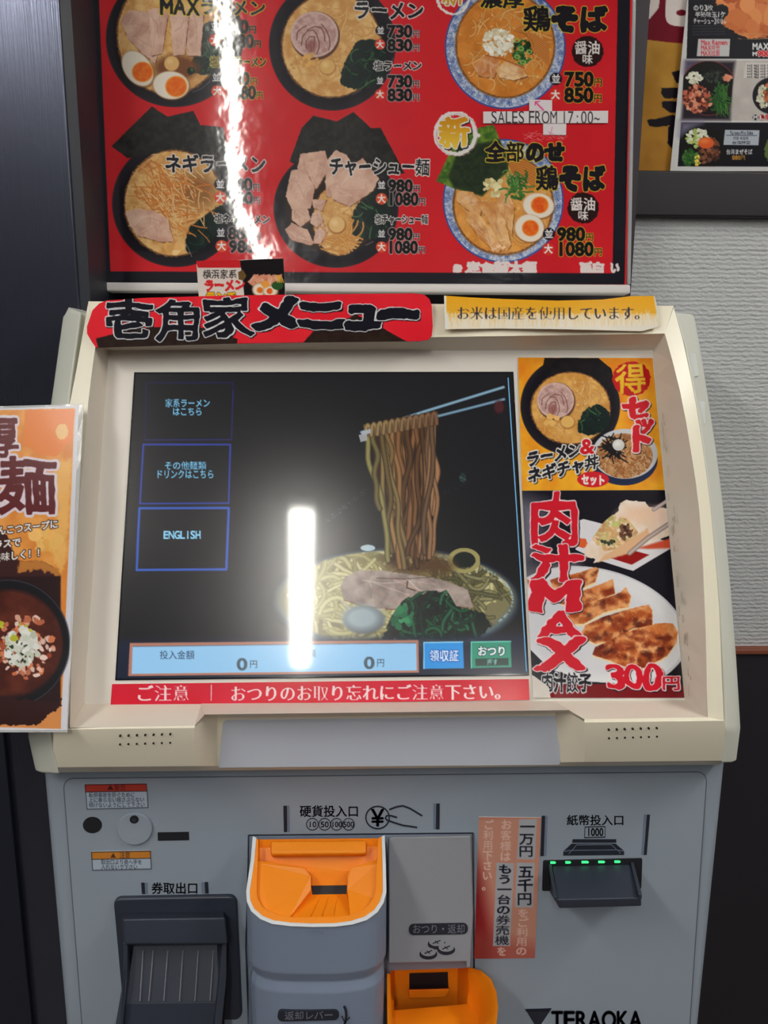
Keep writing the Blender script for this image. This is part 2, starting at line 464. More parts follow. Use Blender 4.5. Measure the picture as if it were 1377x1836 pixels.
def sheet(name, cv, q, plane, off, m, parent=None, step=1.0, thick=0.0005, warp=None, label=None, back=(235, 235, 230)):
    """printed sheet of real thickness; q = its four corners; colours sampled from the canvas"""
    q = np.asarray(q, float)
    w_ = max(np.linalg.norm(q[1] - q[0]), np.linalg.norm(q[2] - q[3])); h_ = max(np.linalg.norm(q[3] - q[0]), np.linalg.norm(q[2] - q[1]))
    nu = max(2, int(w_ / step)) + 1; nv = max(2, int(h_ / step)) + 1
    s, t = np.meshgrid(np.linspace(0, 1, nu), np.linspace(0, 1, nv))
    P = quad_pt(q, s, t)
    o_ = np.full(s.size, off) + (warp(s, t).ravel() if warp is not None else 0)
    V = plane.at(P.reshape(-1, 2), o_)
    C = np.maximum(lin(np.clip(cv.sample(P).reshape(-1, 3), 0, 255)) - .009, .0015)
    idx = np.arange(nu * nv).reshape(nv, nu)
    Q = np.stack([idx[:-1, :-1], idx[1:, :-1], idx[1:, 1:], idx[:-1, 1:]], -1).reshape(-1, 4)
    ring = np.concatenate([idx[0, :], idx[1:, -1], idx[-1, -2::-1], idx[-2:0:-1, 0]])
    nr = len(ring); base = len(V)
    VB = V[ring] - plane.n * thick
    V = np.vstack([V, V[ring], VB]); bc = np.tile(lin(back), (nr, 1)); C = np.vstack([C, bc, bc])
    i = np.arange(nr); j = (i + 1) % nr
    QS = np.stack([base + i, base + j, base + nr + j, base + nr + i], 1)
    if warp is not None:      # a bowed sheet gets a bowed back, coarser than its front
        ju = np.unique(np.r_[np.arange(0, nu, 14), nu - 1]); jv = np.unique(np.r_[np.arange(0, nv, 14), nv - 1])
        sel = idx[np.ix_(jv, ju)]; b2 = len(V)
        V = np.vstack([V, V[sel.ravel()] - plane.n * (thick + .0002)]); C = np.vstack([C, np.tile(lin(back), (sel.size, 1))])
        g2 = (b2 + np.arange(sel.size)).reshape(sel.shape)
        QS = np.vstack([QS, np.stack([g2[:-1, :-1], g2[:-1, 1:], g2[1:, 1:], g2[1:, :-1]], -1).reshape(-1, 4)])
    c0 = (V.min(0) + V.max(0)) / 2; V = V - c0
    nq = len(Q) + len(QS)
    me = bpy.data.meshes.new(name)
    me.vertices.add(len(V)); me.vertices.foreach_set('co', V.astype(np.float32).ravel())
    last = (base + nr + i)[::-1] if warp is None else QS[-1]
    loops = np.concatenate([Q.ravel(), QS.ravel(), last]).astype(np.int32)
    if warp is not None: loops = loops[:-4]; nq -= 1
    me.loops.add(len(loops)); me.loops.foreach_set('vertex_index', loops)
    me.polygons.add(nq + 1)
    st = np.concatenate([np.arange(nq) * 4, [nq * 4]]).astype(np.int32)
    me.polygons.foreach_set('loop_start', st)
    sm = np.zeros(nq + 1, bool); sm[:len(Q)] = True
    me.polygons.foreach_set('use_smooth', sm)
    me.update(calc_edges=True)
    ca = me.color_attributes.new('Col', 'FLOAT_COLOR', 'POINT')
    ca.data.foreach_set('color', np.hstack([C, np.ones((len(C), 1))]).astype(np.float32).ravel())
    me.materials.append(m)
    o = bpy.data.objects.new(name, me); link(o, parent, Vector(c0))
    if label: o['label'] = label
    return o
def lettering(name, txt, x0, y0, x1, y1, plane, off, m, parent=None, bold=0.0, slope=0.0, gap=None, thick=0.0002, dw=0.56):
    """flat inked lettering (one part per line), filling the pixel box"""
    ws = [1.0 if is_wide(c) else (0.4 if c == ' ' else max(dw, glyph_sdf(c)[1])) for c in txt]
    cw = (x1 - x0) / sum(ws); ch = y1 - y0; pos = 0; V = []; Fc = []
    _fc.offset = 0.0
    shifts = [(0, 0)] + ([(bold, 0), (-bold, 0), (0, bold * .8), (0, -bold * .8)] if bold > 0 else [])
    for i, c in enumerate(txt):
      for sx, sy in shifts:
        if c != ' ':
            v, f = glyph_mesh(c)
            v = v + np.array([sx, sy])
            if not is_wide(c):
                v[:, 0] += 0.5 - sx * 0 - (v[:, 0].min() + v[:, 0].max()) / 2 + sx
                if c not in '1I!:': v[:, 0] = .5 + (v[:, 0] - .5) * ws[i] / glyph_sdf(c)[1]
            cx = x0 + (pos + ws[i] / 2) * cw; cy = (y0 + y1) / 2 + slope * (cx - x0)
            k = 1.0 if is_wide(c) else 1.25
            px = np.stack([cx + (v[:, 0] - 0.5) * cw, cy - (v[:, 1] - (0.36 if is_wide(c) else 0.34)) * ch * k + slope * (v[:, 0] - .5) * cw], 1)
            b = len(V); V += px.tolist(); Fc += [tuple(b + j for j in t) for t in f]
      pos += ws[i]
    A = plane.at(V, off); n = len(A); B = A - plane.n * thick
    cnt = {}
    for f in Fc:
        for i in range(len(f)):
            a, b = f[i], f[(i + 1) % len(f)]; cnt.setdefault((min(a, b), max(a, b)), []).append((a, b))
    side = [(a, b, b + n, a + n) for k, l in cnt.items() if len(l) == 1 for a, b in l]
    me_v = np.vstack([A, B]); c0 = (me_v.min(0) + me_v.max(0)) / 2
    me = bpy.data.meshes.new(name); me.from_pydata((me_v - c0).tolist(), [], [list(f) for f in Fc] + [list(s_) for s_ in side])
    me.materials.append(m); o = bpy.data.objects.new(name, me); link(o, parent, Vector(c0)); return o

# ------------------------------------------------------------------ printed pictures (painted in code)
K = (30, 28, 34); WH = (228, 224, 222); YE = (222, 196, 60)
def nami(c, x, y, r, dark=True):
    if dark: c.ell(x, y, r, r, (38, 34, 40), soft=.8)
    c.text('並', x - r * .72, y - r * .78, x + r * .72, y + r * .78, fill=(232, 230, 232), bold=.05)
def dai(c, x, y, r, col=(214, 70, 52)):
    c.ell(x, y, r, r, col, soft=.8)
    c.text('大', x - r * .72, y - r * .78, x + r * .72, y + r * .78, fill=(238, 232, 228), bold=.045)
def price(c, num, x0, y0, x1, y1, out=(206, 200, 202), ow=.8):
    h = y1 - y0; w_ = x1 - x0; wy = w_ * .23 if len(num) == 3 else w_ * .19
    c.text(num, x0, y0 - h * .12, x1 - wy, y1 + h * .1, fill=(28, 24, 26), bold=.05, out=out, ow=ow, digitw=.5)
    c.text('円', x1 - wy, y0 + h * .38, x1, y1 + h * .08, fill=(28, 24, 26), bold=.03, out=out, ow=ow)
def dark_bowl(c, cx, cy, rx, ry):
    c.ell(cx, cy, rx, ry, (36, 33, 40), soft=1.0)
    c.ell(cx, cy, rx * .985, ry * .985, (74, 72, 84), ring=3, alpha=.5)
    c.ell(cx, cy, rx * .9, ry * .9, (27, 25, 32), soft=8, alpha=.8)
def ramen_soup(c, cx, cy, rx, ry, seed=1, base=((206, 150, 88), (230, 190, 128)), nn=90):
    u = c.tf[2]
    c.ell(cx, cy, rx * 1.03, ry * 1.03, (120, 80, 50), soft=2, rough=2)
    c.ell(cx, cy, rx, ry, base, cell=14, seed=seed, soft=1.5, rough=1.5)
    c.setclip(ell=(cx, cy, rx * .97, ry * .97), soft=2)
    c.noodles((cx, cy, rx * .85, ry * .85), nn, 4.6 * u / 3.44 * 1.6, [(236, 196, 132), (226, 178, 110), (216, 164, 94)], (176, 118, 62), seed=seed, L=rx * .42)
    c.blobs((cx, cy, rx, ry), 40, 4, 11, [(240, 206, 150), (190, 128, 70)], seed=seed + 4, alpha=.6)
    c.clip = None
def spinach(c, pts, seed=1, hi=(70, 110, 70)):
    P = np.array(pts, float); cx, cy = P.mean(0); rx, ry = (P.max(0) - P.min(0)) / 2
    c.poly(pts, (26, 40, 38), rough=3, smooth=True, soft=1.5)
    cl = c.clip; c.setclip(chaikin(P), soft=2)
    c.noodles((cx, cy, rx, ry), 40, 12, [(38, 62, 52), (30, 50, 44), hi, (24, 40, 38)], (18, 26, 28), seed=seed, L=rx * .7, swirl=1)
    c.clip = cl
def round_pork(c, cx, cy, r, seed=1):
    c.ell(cx + r * .04, cy + r * .06, r * 1.04, r * 1.03, (96, 62, 50), soft=2)
    c.ell(cx, cy, r, r * .96, ((178, 138, 132), (208, 176, 170)), cell=7, seed=seed, rough=1.0)
    c.ell(cx, cy, r * .96, r * .92, (222, 192, 184), ring=r * .1, alpha=.6)
    for L in ([(-.75, .25), (-.72, -.1), (-.5, -.3), (-.35, -.38)], [(-.55, .5), (-.5, .1), (-.3, -.15), (-.05, -.2), (.1, 0), (.2, .35), (.2, .6), (.1, .85)],
              [(-.35, .6), (-.35, .3), (-.2, .1), (0, .1), (.02, .35), (-.05, .6)], [(.3, -.45), (.5, -.2), (.62, .1), (.66, .45), (.6, .7)], [(-.3, -.2), (0, -.35), (.3, -.3), (.42, 0), (.45, .3)], [(-.2, .45), (-.12, .6), (-.15, .75)]):
        c.stroke([(cx + r * x, cy + r * y * .95) for x, y in L], r * .045, (104, 62, 56), alpha=.8)
    c.ell(cx - r * .14, cy + r * .5, r * .22, r * .28, (140, 84, 80), soft=5, alpha=.7)
def pork(c, pts, seed=1, n=3, base=((200, 156, 138), (224, 188, 168))):
    P = np.array(pts, float); cc = P.mean(0)
    c.poly(P + [3, 5], (110, 70, 50), soft=2, rough=1)
    c.poly(P, base, cell=18, seed=seed, rough=1.4, soft=1)
    cl = c.clip; c.setclip(P, soft=1)
    r = random.Random(seed)
    for i in range(n * 3):
        a = P[r.randrange(len(P))] * .5 + cc * .5; b = P[r.randrange(len(P))] * .7 + cc * .3
        m = (a + b) / 2 + [r.uniform(-20, 20), r.uniform(-20, 20)]
        c.stroke([a, m, b], r.uniform(2, 7), r.choice([(226, 202, 188), (176, 124, 106), (236, 214, 200)]), alpha=.45, soft=2)
    c.clip = cl
def egg(c, x, y, rx, ry, rot=0, yx=0, yy=0, yr=65, ring=(190, 150, 110), yolk=(226, 100, 30)):
    c.ell(x + 4, y + 6, rx * 1.03, ry * 1.03, (90, 60, 40), rot=rot, soft=3, alpha=.8)
    c.ell(x, y, rx, ry, (236, 226, 212), rot=rot)
    c.ell(x, y, rx, ry, ring, rot=rot, ring=7, alpha=.6, soft=2)
    c.ell(x + yx, y + yy, yr, yr * .96, (238, 150, 60), soft=2)
    c.ell(x + yx, y + yy, yr * .88, yr * .86, (yolk, (236, 122, 40)), cell=6)
def blue_bowl(c, cx, cy, rx, ry, sx, sy, srx, sry):
    c.ell(cx, cy, rx, ry, (52, 78, 150))
    c.ell(cx, cy, rx * .975, ry * .975, ((120, 142, 186), (206, 212, 226)), cell=3, seed=8)
    r = random.Random(3)
    for i in range(60):          # scrolls and flower marks of the glaze
        a = r.uniform(0, 6.28); q = r.uniform(.85, .95); x, y = cx + rx * q * math.cos(a), cy + ry * q * math.sin(a)
        c.ell(x, y, 13, 13, (66, 92, 156), ring=3, alpha=.8); c.ell(x, y, 5, 5, (56, 80, 150), alpha=.8)
        for k in range(5): c.stroke([(x, y), (x + 22 * math.cos(a + k), y + 22 * math.sin(a + k))], 2.6, (70, 96, 160), alpha=.7)
    c.ell(sx, sy, srx * 1.03, sry * 1.03, (150, 120, 90), soft=2)
def nori(c, pts, base=((34, 34, 34), (46, 46, 44)), seed=1):
    c.poly(pts, base, cell=8, seed=seed, soft=.8, rough=.6)
def brushtext(c, t, x0, y0, x1, y1, out=WH, ow=1.6, fill=K, **kw):
    kw.setdefault('bold', .038); kw.setdefault('brush', .8)
    c.text(t, x0, y0, x1, y1, fill=fill, out=out, ow=ow, **kw)
def badge_shoyu(c, x, y, r):
    c.ell(x, y, r, r * .97, (44, 24, 26), rough=2, soft=1)
    c.text('醤油', x - r * .82, y - r * .66, x + r * .82, y + r * .2, fill=(232, 226, 224), bold=.05, brush=.6)
    c.text('味', x - r * .34, y + r * .14, x + r * .34, y + r * .82, fill=(232, 226, 224), bold=.05, brush=.6)

def paint_menu():
    c = Canvas(136, -116, 1150, 522, 2.0, (208, 40, 46))
    top = lambda x0, x510, y: x0 + (x510 - x0) * y / 510
    L = lambda a, b: [(top(a, b, -116), -116), (b + (b - a) * .03, 524)]
    lo, li, ri, ro = L(153, 175), L(178, 198.5), L(1107, 1097), L(1130, 1120)
    c.poly([lo[0], ro[0], ro[1], lo[1]], (205, 38, 44))
    # black printed frame
    c.poly([(lo[0][0], -116), (ro[0][0], -116), (1120, 510), (175, 509)], (30, 30, 38))
    c.poly([(li[0][0], -95), (ri[0][0], -95), (1098, 490), (198, 486.5)], ((198, 32, 42), (208, 38, 46)), cell=160, seed=4)
    # --- bowl with three pork slices and halved eggs
    c.T(130, 0, 3.4425)
    dark_bowl(c, 630, 235, 424, 426); ramen_soup(c, 600, 215, 320, 365, 3)
    c.setclip(ell=(600, 215, 330, 385))
    spinach(c, [(780, 150), (900, 120), (960, 300), (900, 470), (700, 450), (760, 330)], 4)
    c.clip = None
    c.ell(640, 420, 140, 80, (120, 74, 44), soft=12)
    pork(c, [(295, 125), (350, 60), (450, 70), (510, 130), (525, 330), (510, 392), (430, 330), (345, 240)], 2)
    for k, X in enumerate((690, 600, 470)):
        pork(c, [(X - 5, 60), (X + 60, 48), (X + 120, 90), (X + 100 - k * 8, 345 - k * 8), (X + 20, 345), (X + 10, 200)], 5 + k)
    egg(c, 402, 422, 82, 122, -36, 30, 22, 66); egg(c, 608, 526, 112, 86, 6, 32, 8, 68)
    c.ell(612, 392, 46, 46, (222, 176, 112), soft=2); c.ell(600, 378, 18, 16, (240, 208, 150), soft=6, alpha=.7)
    spinach(c, [(700, 430), (740, 410), (760, 450), (720, 462)], 9, (90, 150, 60))
    for (x0, y0, x1, y1) in ((740, 570, 850, 500),): c.stroke([(x0, y0), (800, 545), (x1, y1)], 4, (120, 112, 120), alpha=.8)
    brushtext(c, 'MAXラーメン', 540, -15, 1190, 92, out=YE, ow=1.3, slope=.02, digitw=.8)
    nami(c, 882, 162, 38); dai(c, 880, 247, 38)
    price(c, '980', 925, 130, 1135, 202, out=(120, 110, 70)); price(c, '1080', 922, 218, 1165, 292, out=(150, 130, 80))
    brushtext(c, '塩MAXラーメン', 848, 348, 1197, 418, out=YE, ow=1.0, bold=.04, digitw=.7)
    nami(c, 888, 478, 36, False); dai(c, 893, 562, 36)
    price(c, '980', 940, 450, 1140, 522, out=YE); price(c, '1080', 942, 535, 1177, 608, out=YE)
    # --- plain bowl with rolled pork
    c.T(460, 0, 4.05)
    dark_bowl(c, 550, 325, 460, 478); ramen_soup(c, 545, 330, 356, 372, 7)
    round_pork(c, 420, 250, 172, 2)
    spinach(c, [(600, 590), (640, 440), (700, 360), (730, 285), (900, 290), (950, 400), (930, 560), (800, 655), (640, 640)], 3)
    c.ell(516, 488, 60, 58, (168, 112, 58), soft=3); c.ell(514, 484, 56, 54, (222, 176, 108), soft=2); c.ell(500, 470, 22, 20, (240, 208, 146), soft=6, alpha=.8)
    c.blobs((385, 445, 60, 50), 9, 16, 30, [(220, 170, 100), (206, 150, 84)], 6)
    c.stroke([(690, 690), (730, 672), (760, 655)], 4, (130, 126, 130), alpha=.7); c.stroke([(990, 420), (975, 520), (950, 600)], 4, (120, 118, 128), alpha=.7)
    brushtext(c, 'ラーメン', 700, 5, 1215, 142, ow=1.6, slope=.015)
    nami(c, 900, 222, 38); dai(c, 897, 322, 38, (216, 66, 50)); price(c, '730', 950, 188, 1185, 268); price(c, '830', 950, 290, 1185, 368)
    brushtext(c, '塩ラーメン', 850, 442, 1200, 516, ow=1.2, bold=.045)
    nami(c, 897, 587, 36, False); dai(c, 897, 685, 38, (216, 66, 50)); price(c, '730', 950, 552, 1185, 632); price(c, '830', 950, 650, 1185, 730)
    # --- blue bowl, chicken noodles
    c.T(760, 0, 3.4425)
    blue_bowl(c, 502, 290, 373, 384, 502, 278, 302, 322)
    ramen_soup(c, 502, 278, 298, 318, 12, ((196, 118, 46), (220, 142, 62)), 80)
    for k in range(9): c.stroke([(560 + k * 8, 190 - k * 4), (680, 215 + k * 12), (770, 270 + k * 16)], 11, (214, 140, 70), edge=(140, 76, 34))
    c.blobs((462, 262, 95, 85), 120, 8, 18, [(236, 232, 214), (214, 204, 170), (244, 242, 232)], 3)
    c.blobs((608, 320, 62, 75), 60, 9, 17, [(46, 84, 44), (70, 120, 54), (30, 60, 36)], 5)
    for x, y in ((575, 250), (600, 300), (650, 320), (612, 384), (575, 350)): c.ell(x, y, 15, 11, (150, 190, 110), ring=5)
    pork(c, [(300, 410), (360, 350), (430, 345), (470, 400), (430, 480), (340, 470)], 21, 3, ((190, 112, 60), (224, 164, 110)))
    pork(c, [(440, 430), (500, 380), (600, 400), (640, 470), (560, 495), (470, 480)], 22, 3, ((206, 140, 84), (236, 200, 150)))
    c.stroke([(380, 340), (500, 370), (620, 420)], 8, (170, 90, 50), alpha=.8)
    c.ell(180, -10, 96, 96, WH, ring=16, rough=2); c.text('新', 110, -90, 250, 40, fill=(200, 150, 40), bold=.06, out=WH, ow=2, brush=1)
    brushtext(c, '濃厚', 345, -70, 625, 52, out=YE, ow=1.2, bold=.11, slope=.02)
    brushtext(c, '鶏そば', 612, 38, 1130, 202, out=YE, ow=1.2, bold=.10)
    badge_shoyu(c, 1010, 318, 98)
    nami(c, 815, 487, 39); dai(c, 812, 585, 38, (206, 56, 46))
    price(c, '750', 868, 450, 1102, 530, out=YE); price(c, '850', 866, 548, 1100, 628, out=YE)
    # --- shredded leek bowl with nori
    c.T(130, 190, 3.4425)
    dark_bowl(c, 640, 600, 396, 394)
    nori(c, [(240, 248), (490, 2), (585, 66), (745, 30), (790, 118), (932, 132), (962, 300), (1002, 425), (900, 400), (560, 280), (340, 322)])
    ramen_soup(c, 625, 600, 300, 322, 15)
    c.setclip(ell=(630, 600, 318, 335))
    spinach(c, [(700, 760), (800, 690), (920, 600), (950, 640), (900, 800), (780, 900), (700, 920)], 6, (50, 66, 60))
    c.ell(760, 520, 130, 110, (120, 76, 44), soft=25, alpha=.7)
    r = random.Random(8)
    for i in range(230):
        a = r.gauss(.55, .6); x = 600 + r.gauss(0, 110); y = 560 + r.gauss(0, 100); l = r.uniform(50, 150)
        p = [(x - l * math.cos(a) / 2, y - l * math.sin(a) / 2), (x + r.uniform(-12, 12), y + r.uniform(-12, 12)), (x + l * math.cos(a) / 2, y + l * math.sin(a) / 2)]
        c.stroke(p, r.uniform(5, 10), r.choice([(236, 196, 132), (226, 150, 76), (240, 216, 166), (214, 128, 60), (196, 120, 66)]), edge=(168, 100, 50), alpha=.95)
    c.clip = None
    pork(c, [(326, 652), (400, 634), (500, 645), (590, 700), (622, 836), (560, 842), (400, 800), (352, 735)], 31)
    c.blobs((640, 880, 60, 30), 12, 20, 34, [(222, 170, 104), (240, 200, 140)], 7)
    c.stroke([(700, 850), (720, 890), (735, 930)], 5, (120, 120, 128), alpha=.8)
    brushtext(c, 'ネギラーメン', 570, 298, 1197, 414, ow=1.5, slope=.01)
    nami(c, 912, 483, 38); dai(c, 912, 565, 38, (218, 84, 52)); price(c, '880', 955, 450, 1157, 522); price(c, '980', 958, 535, 1160, 602)
    brushtext(c, '塩ネギラーメン', 876, 665, 1218, 724, ow=1.1, bold=.045, slope=.02)
    nami(c, 915, 783, 36, False); dai(c, 920, 865, 37, (218, 84, 52)); price(c, '880', 960, 752, 1162, 822); price(c, '980', 966, 835, 1168, 902)
    # --- pork slice bowl with nori
    c.T(460, 190, 3.825)
    dark_bowl(c, 545, 700, 428, 410)
    nori(c, [(225, 380), (310, 150), (390, 65), (550, 106), (665, 40), (785, 152), (850, 148), (1017, 462), (930, 470), (860, 500), (300, 420)], seed=3)
    c.ell(540, 680, 350, 330, (50, 40, 36), soft=10)
    ramen_soup(c, 560, 780, 170, 240, 19)
    spinach(c, [(640, 880), (660, 720), (730, 640), (830, 560), (900, 600), (930, 760), (860, 900), (740, 920)], 12)
    for k, q in enumerate(([(280, 420), (300, 330), (470, 305), (500, 420), (420, 560), (360, 600), (300, 520)],
              [(240, 440), (330, 430), (400, 560), (370, 700), (250, 720), (200, 620)],
              [(470, 520), (480, 380), (540, 300), (620, 340), (700, 480), (560, 620), (480, 620)],
              [(500, 560), (620, 420), (730, 360), (840, 500), (800, 580), (640, 690), (520, 640)],
              [(245, 700), (350, 700), (370, 780), (300, 830), (240, 780)], [(195, 850), (240, 800), (350, 850), (392, 940), (370, 955), (240, 920)],
              [(380, 640), (480, 640), (450, 720), (390, 700)], [(380, 740), (430, 710), (460, 790), (410, 840), (370, 800)], [(400, 870), (450, 800), (490, 860), (440, 950), (390, 940)])):
        pork(c, q, 40 + k)
    c.ell(552, 818, 62, 60, (160, 100, 50), soft=3); c.ell(550, 812, 56, 56, (226, 184, 122), soft=2); c.ell(535, 800, 22, 20, (242, 212, 156), soft=6, alpha=.8)
    c.setclip(ell=(560, 800, 200, 228)); c.noodles((540, 950, 130, 60), 24, 15, [(232, 180, 104), (220, 160, 86)], (160, 100, 50), seed=6, L=180, swirl=.2); c.clip = None
    c.stroke([(750, 955), (775, 942), (800, 930)], 5, (130, 130, 136), alpha=.8)
    brushtext(c, 'チャーシュー麺', 498, 350, 1188, 478, ow=1.6, slope=.01)
    nami(c, 857, 543, 38); dai(c, 857, 637, 39, (218, 80, 52)); price(c, '980', 903, 510, 1122, 588); price(c, '1080', 898, 600, 1160, 678)
    brushtext(c, '塩チャーシュー麺', 812, 745, 1176, 812, ow=1.1, bold=.045)
    nami(c, 857, 877, 36, False); dai(c, 857, 967, 38, (218, 80, 52)); price(c, '980', 903, 843, 1120, 918); price(c, '1080', 896, 932, 1156, 1008)
    # --- blue bowl with everything
    c.T(760, 190, 3.4425)
    blue_bowl(c, 490, 585, 373, 382, 490, 608, 306, 308)
    ramen_soup(c, 490, 608, 302, 302, 23, ((206, 132, 56), (230, 164, 84)), 70)
    r = random.Random(4)
    for i in range(60):
        x, y = r.uniform(620, 870), r.uniform(168, 215); c.stroke([(x, y), (x + r.uniform(-30, 30), y + r.uniform(-14, 14))], 2.4, (232, 150, 150), alpha=.8)
    for k in range(8): c.stroke([(520 + k * 5, 330 + k * 12), (620, 340 + k * 16), (720 + k * 3, 400 + k * 16)], 18, (206, 132, 60), edge=(140, 78, 34))
    c.poly([(75, 465), (180, 240), (350, 130), (432, 114), (465, 200), (522, 330), (522, 400), (360, 556), (185, 508)], ((58, 96, 40), (110, 140, 50)), cell=6, rough=1, seed=3)
    c.poly([(150, 440), (215, 250), (470, 210), (522, 330), (515, 400), (360, 556), (185, 505)], ((34, 46, 34), (46, 60, 38)), cell=6, soft=6, seed=5)
    for k, q in enumerate(([(200, 520), (300, 530), (360, 600), (350, 680), (260, 640), (205, 590)], [(250, 640), (340, 670), (420, 760), (490, 860), (470, 900), (430, 890), (330, 800), (265, 710)],
              [(330, 590), (440, 590), (500, 700), (540, 860), (510, 900), (460, 830), (390, 700)], [(440, 520), (520, 520), (560, 620), (545, 800), (500, 700), (450, 610)])):
        pork(c, q, 60 + k, 3, ((204, 136, 74), (236, 192, 136)))
    c.blobs((450, 860, 45, 35), 14, 10, 22, [(226, 170, 120), (240, 200, 160)], 8)
    c.blobs((435, 500, 70, 50), 30, 12, 22, [(226, 212, 160), (206, 190, 130), (236, 226, 180)], 9)
    c.setclip(None); c.noodles((565, 480, 60, 70), 40, 9, [(70, 130, 60), (120, 180, 90), (50, 100, 50)], (36, 70, 40), seed=9, L=70, swirl=1)
    c.blobs((580, 540, 40, 50), 14, 10, 20, [(40, 74, 44), (60, 110, 54)], 10)
    egg(c, 707, 615, 96, 76, 8, 8, -4, 55, (224, 180, 140), (226, 86, 36)); egg(c, 652, 754, 90, 84, 20, 6, 0, 53, (224, 180, 140), (226, 86, 36))
    c.ell(195, 170, 122, 126, WH, ring=26, rough=2.0); c.ell(205, 180, 128, 130, (200, 150, 150), ring=5, alpha=.7, rough=2)
    c.text('新', 95, 72, 285, 262, fill=((206, 140, 30), (238, 200, 70)), bold=.16, out=WH, ow=2.0, brush=1.0, shadow=((30, 24, 24), 2.0))
    c.ell(338, 182, 11, 11, WH)
    brushtext(c, '全部のせ', 380, 222, 868, 350, out=YE, ow=1.2, bold=.09)
    brushtext(c, '鶏そば', 690, 370, 1118, 528, out=YE, ow=1.2, bold=.10)
    badge_shoyu(c, 983, 630, 97)
    nami(c, 772, 790, 38); dai(c, 768, 883, 38, (206, 56, 46)); price(c, '980', 822, 755, 1047, 830, out=YE, ow=.9); price(c, '1080', 818, 846, 1102, 922, out=YE, ow=.9)
    # worn white line of print along the foot of the board
    c.T()
    for k, (t, x0, x1) in enumerate((('※定食麺太麺', 811, 962), ('面白', 1040, 1085), ('い', 1094, 1112))):
        for b, d, sc in c.fields(t, x0, 470, x1, 491, brush=1.6, seed=k + 3):
            n = vnoise(b[2], b[3], 5, 5)
            c.put(b, np.clip((d + .10 * sc - np.clip(n - .62, 0, 1) * 8) / .7 + .5, 0, 1) * (b[3] < 489.5), (226, 214, 214))
    return c

def paint_right_banner():
    c = Canvas(1128, -116, 1560, 316, 1.5, (172, 128, 52))
    c.poly([(1128, -116), (1560, -116), (1560, 316), (1128, 316)], ((164, 118, 48), (184, 140, 62)), cell=50, seed=2)
    c.poly([(1128, 200), (1560, 200), (1560, 316), (1128, 316)], ((150, 96, 44), (176, 126, 50)), cell=40, seed=5, soft=60, alpha=.6)
    c.poly([(1100, -140), (1560, -140), (1560, 60), (1400, 82), (1300, 84), (1200, 76), (1100, 64)], (112, 22, 40))
    c.T(1110, 0, 4.37)
    c.poly([(60, 130), (150, 140), (235, 60), (250, -60), (320, -60), (310, 60), (240, 150), (130, 180), (60, 170)], (222, 212, 208), rough=1)
    c.poly([(370, -60), (560, -60), (560, 210), (430, 205), (375, 180), (360, 120)], (222, 212, 208), smooth=True)
    c.ell(490, 100, 42, 24, (112, 22, 40))
    B = (32, 28, 34)
    for q in ([(60, 480), (140, 488), (140, 540), (110, 560), (60, 560)], [(410, 565), (520, 545), (520, 660), (450, 650), (430, 610)], [(330, 690), (520, 685), (520, 775), (360, 770), (328, 735)],
              [(330, 800), (350, 790), (520, 800), (520, 885), (400, 880), (345, 845)], [(218, 940), (290, 930), (400, 905), (520, 895), (520, 970), (380, 985), (290, 1000), (235, 985)],
              [(385, 1000), (400, 975), (520, 975), (520, 1180), (410, 1165), (380, 1120)]): c.poly(q, B, rough=1.4)
    return c
